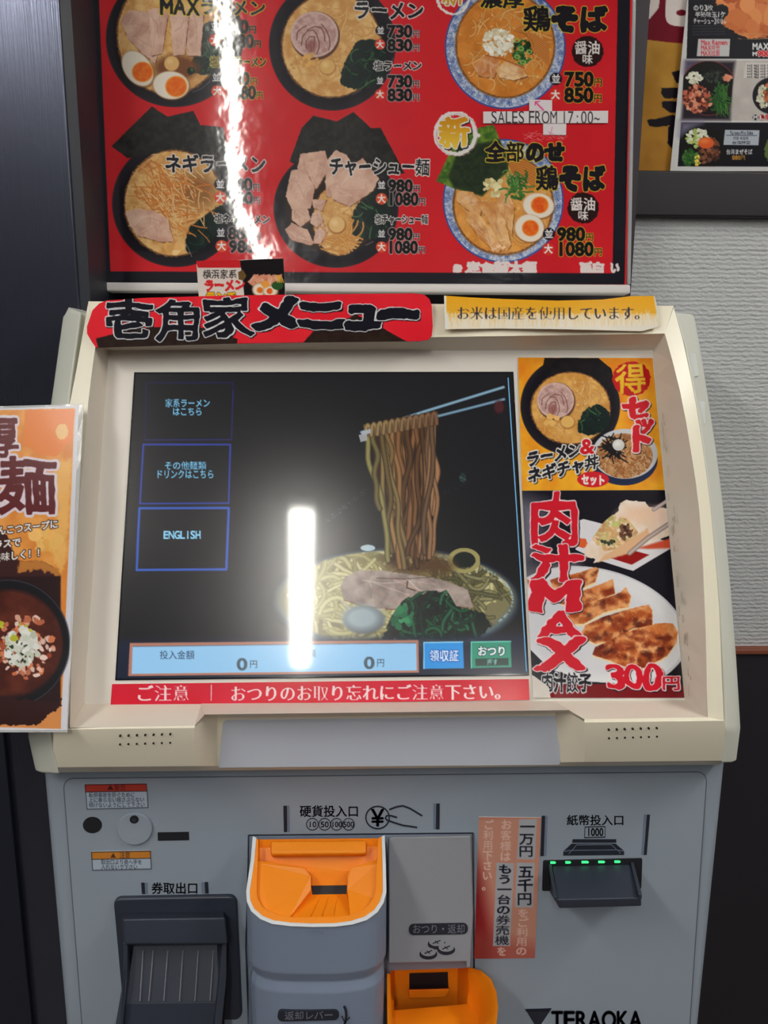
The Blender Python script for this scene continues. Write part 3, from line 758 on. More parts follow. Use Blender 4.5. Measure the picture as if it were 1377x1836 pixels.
def paint_right_menu():
    c = Canvas(1196, -116, 1480, 316, 2.0, (206, 206, 206))
    c.poly([(1240, -116), (1476, -116), (1472, 303), (1212, 299), (1231, 105)], (214, 214, 214))
    c.T(1110, 0, 4.37)
    c.poly([(560, -500), (1600, -500), (1600, 462), (528, 460)], (26, 26, 34))
    c.ell(1060, 60, 340, 235, (40, 30, 34)); c.ell(1060, 60, 300, 240, ((190, 96, 50), (224, 140, 84)), cell=16, rough=3)
    c.blobs((1000, 60, 250, 190), 34, 40, 90, [(214, 124, 70), (232, 150, 90), (190, 96, 56)], 3)
    c.ell(1030, 285, 200, 20, (200, 150, 90), ring=6, alpha=.7)
    c.poly([(560, 40), (840, 40), (860, 110), (800, 180), (830, 210), (1000, 300), (560, 310)], (26, 26, 34), rough=3)
    for k, t in enumerate(('のり3枚', '半熟味玉1ケ', 'チャーシュー2枚増し')):
        c.text(t, 582 + (0, 12, 0)[k], 38 + 52 * k, (735, 835, 842)[k], 86 + 52 * k, fill=(226, 226, 226), bold=.03, brush=1.2, seed=k)
    for k in range(4): c.stroke([(575, 205 + 22 * k), (830, 200 + 22 * k)], 6, (56, 56, 66))
    c.poly([(620, 305), (870, 305), (862, 442), (608, 440)], (200, 198, 200), smooth=False)
    for k, t in enumerate(('Max Ramen', 'MAX라면', 'MAX拉面')): c.text(t, 642, 310 + 43 * k, (848, 793, 790)[k], 354 + 43 * k, fill=(206, 44, 56), bold=.02)
    c.text('MAXラーメン', 1045, 335, 1400, 392, fill=(230, 230, 230), bold=.04); c.text('900円', 1085, 395, 1240, 445, fill=(214, 40, 46), bold=.05, out=(230, 226, 226), ow=.8)
    c.text('M', 1045, 405, 1080, 440, fill=(230, 230, 230), bold=.05)
    c.poly([(525, 475), (1600, 475), (1600, 952), (486, 942)], ((186, 180, 176), (202, 196, 190)), cell=20)
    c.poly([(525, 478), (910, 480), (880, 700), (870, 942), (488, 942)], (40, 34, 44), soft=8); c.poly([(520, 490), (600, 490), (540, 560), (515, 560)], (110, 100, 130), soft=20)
    c.setclip([(510, 480), (905, 480), (868, 942), (488, 942)])
    c.ell(700, 690, 215, 212, (26, 20, 26)); c.ell(700, 690, 215, 212, (120, 50, 50), ring=6)
    c.blobs((590, 610, 60, 45), 80, 6, 14, [(236, 236, 220), (214, 214, 190)], 2); c.blobs((610, 770, 110, 100), 110, 10, 24, [(190, 100, 76), (150, 70, 50), (220, 150, 120), (90, 40, 34)], 4)
    c.blobs((740, 590, 90, 50), 60, 8, 18, [(30, 34, 36), (50, 60, 50)], 4); c.noodles((800, 740, 60, 110), 90, 9, [(60, 120, 50), (90, 150, 60), (40, 90, 44)], (24, 50, 30), seed=3, L=90, swirl=.12, ang=1.6)
    c.blobs((855, 615, 30, 20), 12, 10, 20, [(220, 140, 110)], 3); c.setclip(None)
    c.poly([(990, 490), (1400, 490), (1400, 610), (975, 610)], (212, 208, 204))
    for k in range(5): c.text('비빔라면 拌面', 1000, 505 + 22 * k, 1330, 525 + 22 * k, fill=(40, 36, 40), bold=.01)
    dark_bowl(c, 1200, 750, 155, 145); c.blobs((1130, 760, 45, 90), 90, 8, 16, [(232, 228, 210), (200, 196, 170)], 5); c.blobs((1210, 740, 70, 100), 90, 12, 26, [(196, 110, 70), (150, 76, 50), (60, 90, 50)], 6)
    c.ell(1068, 920, 22, 22, (28, 26, 30)); c.text('M', 1052, 902, 1084, 938, fill=(230, 230, 230), bold=.04); c.ell(1117, 920, 22, 22, (150, 30, 36)); c.text('L', 1102, 902, 1132, 938, fill=(230, 230, 230), bold=.04); c.text('辛700円', 1142, 892, 1330, 948, fill=(206, 36, 44), bold=.05)
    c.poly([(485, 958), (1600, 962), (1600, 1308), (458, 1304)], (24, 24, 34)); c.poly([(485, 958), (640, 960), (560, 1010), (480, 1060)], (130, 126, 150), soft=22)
    c.setclip([(484, 960), (1000, 960), (1000, 1306), (458, 1304)])
    c.ell(660, 1160, 190, 170, (22, 18, 26)); c.blobs((620, 1080, 90, 70), 90, 8, 18, [(214, 220, 190), (170, 190, 100), (230, 230, 214)], 5); c.blobs((560, 1240, 60, 70), 70, 8, 18, [(50, 90, 44), (70, 120, 50)], 6)
    c.blobs((700, 1180, 90, 110), 110, 8, 20, [(96, 60, 44), (130, 80, 56), (60, 40, 40)], 7); c.blobs((612, 1260, 20, 50), 30, 6, 12, [(230, 210, 90)], 8); c.ell(682, 1120, 62, 44, (220, 96, 44)); c.ell(668, 1105, 26, 14, (240, 140, 80), soft=8); c.setclip(None)
    c.poly([(830, 1018), (1100, 1020), (1092, 1138), (818, 1136)], (176, 184, 196)); 
    for k, t in enumerate(('Taiwan Mix Soba', '대만 비빔면', '台湾拌面')): c.text(t, (868, 895, 885)[k], (1026, 1070, 1104)[k], (1050, 1015, 1030)[k], (1056, 1098, 1132)[k], fill=(30, 34, 44), bold=.015)
    c.stroke([(840, 1060), (1080, 1062)], 5, (60, 66, 80)); c.text('台湾まぜそば', 838, 1168, 1045, 1212, fill=(224, 224, 228), bold=.03); c.text('880円', 885, 1216, 990, 1254, fill=(206, 150, 60), bold=.02)
    c.ell(1230, 1180, 90, 120, (90, 110, 60), rough=3)
    return c
def paint_left_flyer():
    c = Canvas(-190, 720, 160, 1330, 2.0, (214, 212, 222))
    c.T(0, 690, 2.867)
    c.poly([(-500, 140), (385, 122), (312, 1768), (-500, 1745)], ((216, 132, 56), (232, 160, 80)), cell=24, seed=5)
    c.poly([(130, 128), (385, 122), (375, 270), (290, 370), (200, 360), (120, 300)], (228, 128, 52), rough=2, soft=2)
    c.ell(320, 240, 32, 40, (240, 190, 120), rough=2); c.blobs((230, 800, 80, 50), 14, 20, 40, [(244, 196, 116), (238, 176, 90)], 5, alpha=.8, rough=2)
    c.poly([(270, 400), (370, 380), (340, 900), (310, 980), (250, 820), (300, 640)], (238, 190, 110), soft=8, rough=4, alpha=.7)
    Mn = (92, 22, 30)
    brushtext(c, '厚', -60, 165, 100, 380, out=(222, 210, 222), ow=4, fill=Mn, bold=.09)
    brushtext(c, '濃', -230, 165, -70, 380, out=(222, 210, 222), ow=4, fill=Mn, bold=.09)
    brushtext(c, '麺', -20, 375, 300, 690, out=(222, 210, 222), ow=4.5, fill=Mn, bold=.09, seed=2)
    brushtext(c, 'つけ', -500, 375, -20, 690, out=(222, 210, 222), ow=4.5, fill=Mn, bold=.09)
    Br = (60, 34, 34)
    c.poly([(-500, 640), (20, 735), (60, 830), (80, 910), (200, 900), (310, 950), (312, 1040), (-500, 1100)], Br, soft=2, rough=3, smooth=True)
    c.poly([(100, 905), (200, 905), (300, 945), (310, 985), (200, 950), (90, 965)], (200, 130, 60), rough=5, soft=3, alpha=.9)
    for k, (t, x0, x1) in enumerate((('濃厚とんこつスープに', -150, 300), ('魚介をプラスで', -220, 108), ('より美味しく！！', -130, 232))):
        c.text(t, x0, 745 + 58 * k + (0, 20, 18)[k], x1, 792 + 58 * k + (0, 20, 18)[k], fill=(236, 230, 230), bold=.035, out=(60, 40, 36), ow=1.6, slope=-.12)
    c.poly([(-500, 985), (312, 985), (312, 1640), (-500, 1660)], (44, 24, 28), soft=3)
    c.ell(40, 1330, 320, 330, (24, 22, 30), soft=3); c.ell(40, 1330, 316, 326, (80, 84, 96), ring=5, alpha=.6)
    c.setclip(ell=(40, 1330, 285, 290)); c.ell(40, 1330, 285, 275, ((70, 32, 26), (98, 46, 34)), cell=30, soft=10)
    c.blobs((130, 1350, 150, 160), 120, 9, 22, [(190, 110, 80), (220, 170, 150), (150, 70, 44), (230, 200, 190), (210, 120, 80)], 7, rough=1.5)
    c.blobs((110, 1350, 90, 90), 80, 12, 26, [(216, 216, 210), (200, 206, 190), (228, 228, 224)], 8, rough=2)
    c.blobs((60, 1250, 120, 60), 9, 10, 18, [(190, 190, 60)], 9); c.blobs((80, 1380, 80, 60), 26, 4, 9, [(50, 60, 46)], 10); c.setclip(None)
    c.poly([(-500, 1600), (312, 1640), (312, 1768), (-500, 1745)], (214, 140, 80), soft=2)
    c.poly([(-500, 1560), (290, 1630), (316, 1610), (316, 1650), (250, 1700), (200, 1745), (100, 1750), (-500, 1740)], (50, 28, 28), rough=4)
    return c
def paint_screen():
    c = Canvas(200, 660, 955, 1225, 2.0, (20, 21, 28))
    c.T(480, 660, 2.869)
    c.ell(660, 1200, 620, 270, (84, 100, 106), soft=8); c.ell(660, 1190, 600, 240, (120, 112, 78), soft=8)
    c.setclip(ell=(660, 1185, 600, 245), soft=4)
    c.noodles((640, 1120, 560, 190), 190, 24, [(196, 186, 132), (170, 160, 106), (140, 130, 84), (206, 198, 150)], (116, 108, 70), seed=3, L=230, swirl=.35)
    c.noodles((300, 1200, 200, 150), 60, 24, [(200, 192, 140), (176, 168, 116)], (130, 122, 84), seed=13, L=200, swirl=.5)
    c.noodles((980, 1120, 220, 170), 60, 22, [(110, 104, 66), (88, 84, 54), (130, 124, 84)], (50, 50, 36), seed=7, L=160, swirl=.8)
    c.clip = None
    for k in range(60):
        r = random.Random(k); a = r.uniform(-75, 30); c.ell(660 + 600 * math.cos(R_(a)), 1190 + 240 * math.sin(R_(a)), 6, 3, (140, 170, 180), rot=30)
    c.ell(1010, 985, 62, 42, (30, 34, 30)); c.ell(1010, 990, 72, 55, (150, 140, 88), ring=20)
    c.ell(515, 925, 38, 16, (170, 190, 196))
    c.poly([(590, 980), (870, 960), (960, 1010), (930, 1060), (760, 1070), (640, 1050)], (84, 60, 36), soft=25)
    pork(c, [(375, 1120), (400, 1070), (470, 1040), (600, 1042), (720, 1060), (850, 1078), (930, 1100), (1030, 1140), (1058, 1232), (960, 1222), (850, 1190), (650, 1240), (480, 1222), (390, 1190)], 5, 5, ((128, 112, 104), (168, 152, 140)))
    c.stroke([(720, 1095), (715, 1130), (760, 1145)], 6, (70, 54, 50)); c.stroke([(560, 1080), (700, 1085), (850, 1075)], 5, (90, 72, 66), alpha=.8)
    c.stroke([(380, 1200), (430, 1245), (600, 1240)], 12, (190, 180, 170), alpha=.6)
    c.ell(495, 1296, 106, 72, (84, 88, 92), soft=5); c.ell(485, 1285, 96, 62, (150, 164, 168), soft=16)
    c.poly([(590, 1392), (640, 1290), (690, 1210), (760, 1165), (900, 1150), (960, 1230), (1110, 1262), (1150, 1330), (1080, 1392)], (16, 32, 28), rough=4, smooth=False, soft=2)
    c.setclip([(580, 1395), (640, 1270), (690, 1200), (760, 1150), (920, 1140), (970, 1225), (1120, 1255), (1160, 1335), (1080, 1395)])
    c.noodles((820, 1290, 240, 110), 90, 20, [(24, 64, 42), (16, 44, 34), (36, 92, 58), (12, 30, 26)], (8, 18, 18), seed=4, L=130, swirl=1)
    c.blobs((690, 1280, 60, 60), 16, 14, 30, [(50, 130, 84), (34, 96, 62)], 6); c.setclip(None)
    # lifted noodles hanging from the chopsticks
    def sm(P): return interp(np.array(P, float), 20)
    c.stroke([(482, 330), (800, 225), (1213, 98)], 15, (132, 164, 180), edge=(70, 96, 116))
    r = random.Random(11); strands = []
    for i in range(36):
        u = r.uniform(0, 1) if i > 10 else i / 10.0
        x0 = 505 + 365 * u; y0 = 300 - 66 * u; xb = 590 + 260 * (u * .6 + r.uniform(0, .4)); yb = r.uniform(940, 1030)
        if r.random() < .12: yb = r.uniform(700, 780); xb = x0 + 30
        a = r.uniform(8, 22); ph = r.uniform(0, 6); fq = r.uniform(5, 10); a2 = r.uniform(-7, 7)
        strands.append((abs(u - .5) + r.uniform(-.12, .12), u, [(x0 + (xb - x0) * t ** 1.1 + a * math.sin(ph + t * fq) * min(1, t * 4) + a2 * math.sin(t * 17 + ph), y0 + (yb - y0) * t) for t in np.linspace(0, 1, 26)]))
    strands.sort(key=lambda q: q[0])
    c.poly([(520, 320), (870, 260), (850, 600), (800, 1000), (620, 1000), (560, 600)], (56, 34, 24), soft=10)
    for d_, u, p in strands:
        k = max(0.0, 1 - u * 2.4); q = np.array((122, 84, 52)) * (1 - k) + np.array((176, 164, 100)) * k
        q = q * r.uniform(.6, 1.15) + (22 if u > .85 else 0)
        c.stroke(p, r.uniform(23, 32), q, edge=q * .38)
    for k in range(12):
        x = 515 + 31 * k; y = 292 - 5.6 * k
        c.stroke([(x - 13, y + 60), (x - 9, y + 12), (x, y), (x + 10, y + 12), (x + 13, y + 55)], 23, (150 - 3 * k, 128 - 4 * k, 84 - 2 * k), edge=(60, 44, 28))
    c.stroke([(880, 246), (1050, 203), (1216, 160)], 14, (118, 150, 168), edge=(60, 84, 104))
    c.poly([(468, 345), (510, 330), (512, 372), (478, 380)], (150, 150, 152)); c.poly([(482, 325), (530, 312), (530, 335), (482, 345)], (160, 164, 168))
    c.ell(1190, 200, 26, 34, (70, 34, 36), soft=5)
    c.T()
    c.poly([(915, 660), (960, 660), (960, 1160), (935, 1160)], (16, 18, 26))
    c.blobs((830, 855, 7, 9), 40, .6, 1.5, [(60, 90, 80)], 4, alpha=.7)
    r = random.Random(2)
    for k in range(60): t = r.random(); c.ell(585 + 70 * t, 935 - 55 * t + r.uniform(-5, 5), .8, .8, (70, 84, 90), alpha=.6); c.ell(780 + 110 * t, 892 - 52 * t + r.uniform(-4, 4), .7, .7, (60, 70, 74), alpha=.5)
    # buttons of the menu
    def frame(q, col, wd): c.stroke(list(q) + [q[0]], wd, col, soft=.8)
    frame([(262, 686), (418, 686), (415, 788), (260, 789)], (26, 28, 66), 2.6); c.stroke([(260, 789), (415, 788), (418, 700)], 2.6, (34, 36, 88))
    frame([(257, 797), (413, 797), (410, 902), (251, 903)], (46, 62, 150), 3.2)
    frame([(250, 911), (410, 911), (406, 1021), (245, 1022)], (52, 88, 180), 4.2)
    tc = (124, 200, 238)
    for t, x0, y0, x1, y1 in (('家系ラーメン', 296, 715, 377, 731), ('はこちら', 309, 730, 363, 746), ('その他麺類', 294, 827, 370, 843), ('ドリンクはこちら', 279, 842, 384, 859)): c.text(t, x0, y0, x1, y1, fill=tc, bold=.012, soft=.6)
    c.text('ENGLISH', 293, 951, 360, 967, fill=(140, 206, 240), bold=.03, soft=.6, digitw=.62)
    # amount bar and the two buttons
    c.poly([(200, 1148), (960, 1138), (960, 1225), (200, 1225)], (26, 36, 56), soft=12, alpha=.8)
    c.poly([(233, 1153), (750, 1147.5), (751, 1206), (230, 1212)], (176, 120, 100)); c.poly([(238, 1158.5), (746, 1152), (747, 1202), (236, 1208)], (146, 196, 232))
    c.stroke([(238, 1159), (746, 1153)], 1.2, (80, 70, 80))
    c.text('投入金額', 286, 1166, 349, 1183, fill=(46, 66, 92), bold=.006, soft=.6); c.text('購入額', 520, 1164, 567, 1180, fill=(60, 80, 104), bold=.006, soft=.6)
    for x in (434, 662): dy = -(x - 434) * .011; c.text('0', x - 10, 1179 + dy, x + 10, 1203 + dy, fill=(70, 88, 100), bold=.03, soft=.6, digitw=.6); c.text('円', x + 13, 1183 + dy, x + 28, 1199 + dy, fill=(46, 66, 84), bold=.005, soft=.6)
    c.poly([(760, 1152), (830, 1151), (832, 1198), (760, 1199)], (40, 142, 216)); c.stroke([(760, 1199), (760, 1152), (830, 1151)], 1.8, (150, 210, 240))
    c.text('領収証', 770, 1165, 823, 1187, fill=(220, 240, 250), bold=.03, out=(30, 80, 170), ow=1.4)
    c.poly([(845, 1151), (916, 1150), (917, 1196), (846, 1198)], (44, 140, 112)); c.stroke([(845, 1198), (845, 1151), (916, 1150)], 1.6, (120, 220, 200))
    c.text('おつり', 856, 1158, 908, 1177, fill=(226, 240, 236), bold=.035, out=(20, 60, 60), ow=1.4); c.poly([(852, 1181), (912, 1180), (912, 1193), (853, 1194)], (20, 56, 50)); c.text('押す', 873, 1181, 893, 1193, fill=(140, 200, 186), bold=.01, soft=.6)
    return c
def paint_set_sticker():
    c = Canvas(920, 632, 1200, 886, 2.4, (236, 156, 36))
    c.grad([(910, 630), (1205, 630), (1205, 890), (910, 890)], (226, 130, 36), (242, 176, 40))
    c.T(900, 620, 3.934)
    c.poly([(90, 60), (1200, 60), (1200, 1040), (90, 1040)], ((228, 132, 34), (246, 184, 50)), cell=30, seed=6, alpha=.6)
    dark_bowl(c, 482, 425, 352, 345); nori(c, [(300, 85), (680, 85), (770, 160), (800, 260), (700, 330), (300, 200), (285, 160)], ((30, 28, 32), (38, 34, 36)))
    ramen_soup(c, 485, 440, 276, 250, 33, ((200, 140, 66), (226, 176, 100)))
    spinach(c, [(520, 600), (560, 480), (640, 410), (740, 430), (775, 520), (740, 590), (620, 640)], 5)
    round_pork(c, 378, 385, 130, 4); c.ell(465, 540, 52, 46, (160, 106, 50), soft=3); c.ell(463, 536, 47, 42, (226, 180, 104), soft=2)
    c.blobs((355, 530, 50, 35), 8, 14, 24, [(224, 176, 100)], 3)
    # rice bowl
    c.ell(862, 805, 236, 180, (38, 46, 76)); c.poly([(640, 690), (1098, 700), (1090, 800), (1010, 930), (860, 985), (720, 930), (640, 830)], (34, 44, 72), smooth=True)
    c.ell(868, 762, 230, 176, (204, 204, 210)); c.ell(864, 776, 200, 158, ((150, 100, 60), (200, 150, 100)), cell=8)
    c.setclip(ell=(864, 776, 202, 160))
    r = random.Random(4)
    for i in range(220):
        x = r.uniform(670, 1060); y = r.uniform(680, 935); a = r.uniform(0, 3.1); l = r.uniform(20, 50)
        c.stroke([(x, y), (x + l * math.cos(a), y + l * math.sin(a))], 7, r.choice([(226, 190, 140), (180, 110, 60), (150, 84, 50), (236, 214, 170), (200, 140, 84)]), edge=(120, 70, 40))
    c.setclip(None)
    for i in range(80):
        a = r.uniform(0, 6.28); l = r.uniform(40, 130) if i < 30 else r.uniform(20, 70); x, y = 800 + r.gauss(0, 25), 715 + r.gauss(0, 25)
        c.stroke([(x, y), (x + l * math.cos(a), y + l * math.sin(a) * .8)], 9, (28, 26, 30))
    c.ell(822, 700, 42, 40, (206, 204, 200)); c.ell(812, 690, 24, 20, (232, 232, 230), soft=8)
    c.ell(914, 232, 134, 122, (190, 34, 36), rough=2); c.text('得', 800, 128, 1020, 345, fill=((240, 196, 60), (226, 176, 40)), bold=.06, brush=.9)
    Rd = (206, 32, 44)
    for t, q in (('セ', (850, 360, 1052, 525)), ('ッ', (925, 480, 1085, 625)), ('ト', (870, 560, 1070, 755))):
        c.text(t, *q, fill=Rd, bold=.075, out=(238, 214, 214), ow=2.2, brush=.9, shadow=((40, 20, 24), 1.6))
    kw = dict(fill=(34, 34, 42), bold=.05, out=(232, 228, 224), ow=1.9, brush=.8, slope=-.2, shadow=((30, 28, 34), 1.6))
    c.text('ラーメン', 170, 750, 560, 862, **kw); c.text('&', 550, 652, 655, 768, **{**kw, 'fill': Rd, 'slope': 0, 'bold': .035, 'brush': .4})
    c.text('ネギチャ丼', 180, 866, 684, 976, **{**kw, 'slope': -.21})
    c.ell(643, 943, 112, 56, (206, 36, 48)); c.text('セット', 560, 905, 728, 982, fill=(238, 228, 224), bold=.06, slope=.04)
    return c
def paint_gyoza():
    c = Canvas(926, 868, 1238, 1262, 2.2, (28, 26, 34))
    c.T(900, 860, 3.825)
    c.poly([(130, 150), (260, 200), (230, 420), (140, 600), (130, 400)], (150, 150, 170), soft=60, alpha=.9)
    PW = (222, 220, 226)
    c.poly([(500, 290), (560, 270), (640, 290), (1160, 430), (1160, 470), (900, 625), (860, 615), (640, 545), (505, 480)], PW)
    c.poly([(505, 400), (575, 405), (590, 450), (560, 470), (508, 455)], (220, 96, 50)); c.poly([(720, 530), (890, 584), (1012, 515), (880, 480)], (150, 26, 26))
    c.poly([(930, 470), (1160, 400), (1160, 470), (1000, 475)], (206, 80, 50), soft=4)
    c.poly([(640, 540), (560, 530), (575, 450), (640, 400), (700, 290), (800, 215), (810, 160), (850, 140), (980, 152), (1010, 185), (1130, 195), (1160, 250), (1155, 380), (1040, 430), (900, 470), (680, 560), (630, 570)], ((232, 206, 180), (240, 226, 214)), cell=18, rough=1.5)
    c.ell(950, 240, 120, 50, (240, 200, 170), soft=20, alpha=.8); c.ell(1080, 250, 50, 60, (240, 206, 184), soft=16, alpha=.8)
    c.setclip([(620, 400), (700, 290), (760, 240), (860, 270), (920, 340), (960, 400), (840, 470), (640, 500)])
    c.blobs((770, 370, 160, 120), 150, 12, 26, [(226, 190, 140), (206, 160, 110), (236, 210, 170), (196, 186, 120)], 5, rough=1.5); c.blobs((850, 360, 50, 50), 20, 10, 24, [(80, 50, 44), (110, 76, 60)], 6); c.ell(780, 305, 24, 18, (196, 206, 120)); c.blobs((740, 430, 60, 20), 14, 8, 16, [(60, 66, 50)], 7)
    c.setclip(None)
    c.poly([(860, 420), (1000, 330), (1020, 400), (900, 500), (660, 565), (700, 520)], (226, 180, 140), rough=1.5, soft=3)
    c.stroke([(875, 505), (1000, 400), (1150, 300)], 32, (196, 180, 172), edge=(120, 96, 92)); c.stroke([(1040, 205), (1110, 160), (1150, 130)], 26, (214, 200, 196), edge=(130, 110, 106))
    # long plate with dumplings
    c.ell(640, 1010, 640, 400, (206, 206, 214), rot=14); c.ell(640, 1005, 622, 384, (226, 226, 230), rot=14, soft=2); c.ell(600, 1010, 540, 310, (216, 216, 222), rot=14, soft=14)
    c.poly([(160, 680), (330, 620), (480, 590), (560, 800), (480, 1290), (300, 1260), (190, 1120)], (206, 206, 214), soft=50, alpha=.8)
    o1, o2, br = (206, 116, 60), (232, 168, 112), (150, 70, 40)
    def gy(P, seed, burn):
        P = np.array(P, float); c.poly(P + [2, 14], (238, 214, 170), rough=1, soft=2); c.poly(P, (o1, o2), cell=12, seed=seed, rough=1.5)
        c.setclip(P, soft=2); r_ = random.Random(seed); lo, hi = P.min(0), P.max(0)
        for i in range(int(60 * burn)):
            x, y = r_.uniform(lo[0], hi[0]), r_.uniform(lo[1] + (hi[1] - lo[1]) * .15, hi[1])
            c.ell(x, y, r_.uniform(12, 44), r_.uniform(10, 26), r_.choice([(120, 44, 26), (140, 56, 30), (70, 26, 24), (168, 78, 36)]), rot=r_.uniform(-40, 20), soft=5, rough=3, alpha=.7, seed=i)
        for i in range(int(30 * burn)): c.ell(r_.uniform(*sorted((lo[0], hi[0]))), r_.uniform(lo[1], hi[1]), 3, 3, (240, 190, 150), alpha=.6)
        c.setclip(None)
    gy([(170, 680), (190, 690), (230, 740), (225, 770), (185, 740)], 1, .1)
    gy([(330, 690), (420, 660), (520, 640), (640, 600), (665, 610), (640, 700), (560, 740), (420, 790), (360, 770)], 2, .3)
    gy([(400, 850), (500, 780), (620, 740), (760, 680), (775, 780), (640, 830), (500, 870)], 3, .3)
    gy([(440, 970), (470, 890), (600, 840), (780, 790), (850, 740), (885, 800), (870, 870), (700, 910), (560, 990), (470, 990)], 4, .7)
    gy([(540, 1050), (570, 1000), (700, 940), (860, 890), (1010, 855), (1032, 900), (1030, 1000), (900, 1020), (760, 1100), (640, 1125), (570, 1090)], 5, 1.2)
    gy([(620, 1200), (640, 1150), (760, 1090), (900, 1030), (1060, 985), (1170, 985), (1205, 1040), (1200, 1110), (1130, 1210), (980, 1290), (860, 1290), (740, 1240)], 6, 1.9)
    c.poly([(190, 1160), (330, 1300), (600, 1385), (820, 1400), (820, 1420), (190, 1420)], (30, 28, 36)); c.poly([(180, 1400), (1300, 1405), (1300, 1540), (180, 1540)], (120, 24, 32))
    c.poly([(1240, 1240), (1300, 1100), (1300, 1410), (1000, 1410), (1130, 1350)], (30, 24, 30), soft=4)
    Rd = (206, 30, 48); kw = dict(fill=Rd, bold=.06, out=(238, 216, 222), ow=1.8, brush=1.1, shadow=((34, 26, 34), 1.8))
    c.text('肉', 180, 98, 545, 482, **kw); c.text('汁', 185, 440, 545, 700, **kw, seed=3)
    c.text('M', 205, 680, 550, 910, **kw, digitw=1.0, seed=5); c.text('A', 240, 880, 570, 1100, **{**kw, 'bold': .03}, digitw=1.0, seed=6); c.text('X', 245, 1080, 575, 1310, **kw, digitw=1.0, seed=8)
    c.text('肉汁餃子', 268, 1325, 612, 1462, fill=(30, 28, 36), bold=.05, out=(216, 216, 220), ow=1.6, brush=1)
    c.text('300', 705, 1262, 1105, 1448, **{**kw, 'bold': .035, 'ow': 1.6}, digitw=.9, seed=9); c.text('円', 1100, 1340, 1225, 1450, **{**kw, 'bold': .05}, seed=10)
    c.poly([(190, 1330), (225, 1350), (320, 1420), (335, 1500), (180, 1510)], (212, 206, 200))
    return c
def paint_logo_banner():
    c = Canvas(148, 518, 784, 632, 2.4, (222, 40, 52))
    c.poly([(148, 518), (784, 518), (784, 632), (148, 632)], ((216, 34, 48), (226, 44, 56)), cell=60)
    nori(c, [(172, 607), (240, 590), (300, 585), (370, 588), (426, 608), (420, 640), (180, 640)], ((42, 30, 28), (50, 38, 32)))
    nori(c, [(540, 618), (565, 590), (640, 565), (680, 585), (740, 618), (745, 640), (540, 640)], ((42, 30, 28), (50, 38, 32)))
    for k, (t, q) in enumerate((('壱', (184, 538, 279, 614)), ('角', (272, 534, 366, 612)), ('家', (360, 530, 454, 608)), ('メ', (448, 530, 546, 598)), ('ニ', (530, 532, 630, 596)), ('ュ', (610, 530, 692, 597)), ('ー', (675, 526, 755, 602)))):
        c.text(t, *q, fill=(28, 28, 36), bold=.085 if t in '壱角家' else .08, out=(232, 232, 236), ow=1.6, brush=1.1, seed=k + 2, shadow=((26, 22, 28), 1.8))
    return c
def paint_rice_note():
    c = Canvas(790, 524, 1190, 598, 2.4, (238, 236, 230))
    c.grad([(800, 527), (1180, 527), (1186, 600), (800, 600)], (238, 172, 40), (238, 226, 206))
    c.grad([(800, 527), (1175, 527), (1178, 562), (800, 562)], (238, 170, 36), (236, 178, 60))
    r = random.Random(3)
    for i in range(420):
        x = r.uniform(798, 1184); y = 592 - r.uniform(0, 8); h = r.uniform(10, 28)
        c.stroke([(x, y), (x + r.uniform(-4, 4), y - h)], 1.6, (240, 232, 218), alpha=.6)
    c.poly([(796, 588), (1186, 584), (1186, 600), (796, 600)], (236, 228, 214), soft=4)
    c.text('お米は国産を使用しています。', 818, 549, 1162, 575, fill=(52, 50, 70), bold=.03, slope=0.0, mincho=True)
    c.stroke([(795, 530), (802, 590)], 5, (232, 232, 226)); c.stroke([(1174, 530), (1184, 588)], 4, (226, 224, 214))
    return c
def paint_caution_strip():
    c = Canvas(192, 1210, 956, 1272, 2.2, (208, 34, 54))
    c.poly([(192, 1210), (956, 1210), (956, 1272), (192, 1272)], ((204, 30, 46), (214, 38, 62)), cell=70)
    W = (244, 222, 226)
    c.text('ご注意', 243, 1228, 341, 1260, fill=W, bold=.035, mincho=True, slope=-.01); c.stroke([(379, 1228), (378.5, 1256)], 1.4, W)
    c.text('おつりのお取り忘れにご注意下さい。', 412, 1229, 916, 1260, fill=W, bold=.035, mincho=True, slope=-.008)
    return c
def paint_notice():
    c = Canvas(842, 1458, 976, 1726, 2.4, (206, 150, 130))
    c.grad([(840, 1458), (980, 1458), (980, 1726), (840, 1726)], (150, 30, 36), (206, 148, 128), True)
    c.poly([(842, 1455), (990, 1455), (990, 1730), (905, 1730), (880, 1640), (860, 1560), (842, 1520)], (204, 146, 126), soft=34)
    c.poly([(842, 1670), (990, 1700), (990, 1730), (842, 1730)], (170, 80, 74), soft=30, alpha=.7)
    Wp = (226, 190, 180); Gy = (176, 178, 186); D = (30, 32, 46)
    c.T(820, 1420, 3.4425)
    c.poly([(382, 168), (492, 168), (478, 416), (368, 414)], Gy); c.poly([(368, 436), (478, 438), (466, 715), (356, 712)], Gy); c.poly([(242, 436), (350, 440), (325, 952), (220, 950)], Gy)
    c.text('一万円', 388, 178, 482, 404, fill=D, bold=.03, vert=True, slope=-.06); c.text('五千円', 376, 452, 474, 702, fill=D, bold=.03, vert=True, slope=-.05)
    c.text('もう一台の券売機', 252, 446, 342, 948, fill=D, bold=.035, vert=True, slope=-.045)
    c.text('をご利用の', 372, 720, 444, 1012, fill=Wp, bold=.03, vert=True, slope=-.05); c.text('を', 242, 955, 306, 1015, fill=Wp, bold=.03, vert=True)
    c.text('お客様は', 268, 170, 338, 432, fill=Wp, bold=.03, vert=True, slope=-.03); c.text('ご利用下さい。', 162, 172, 226, 612, fill=Wp, bold=.03, vert=True, slope=-.03)
    return c
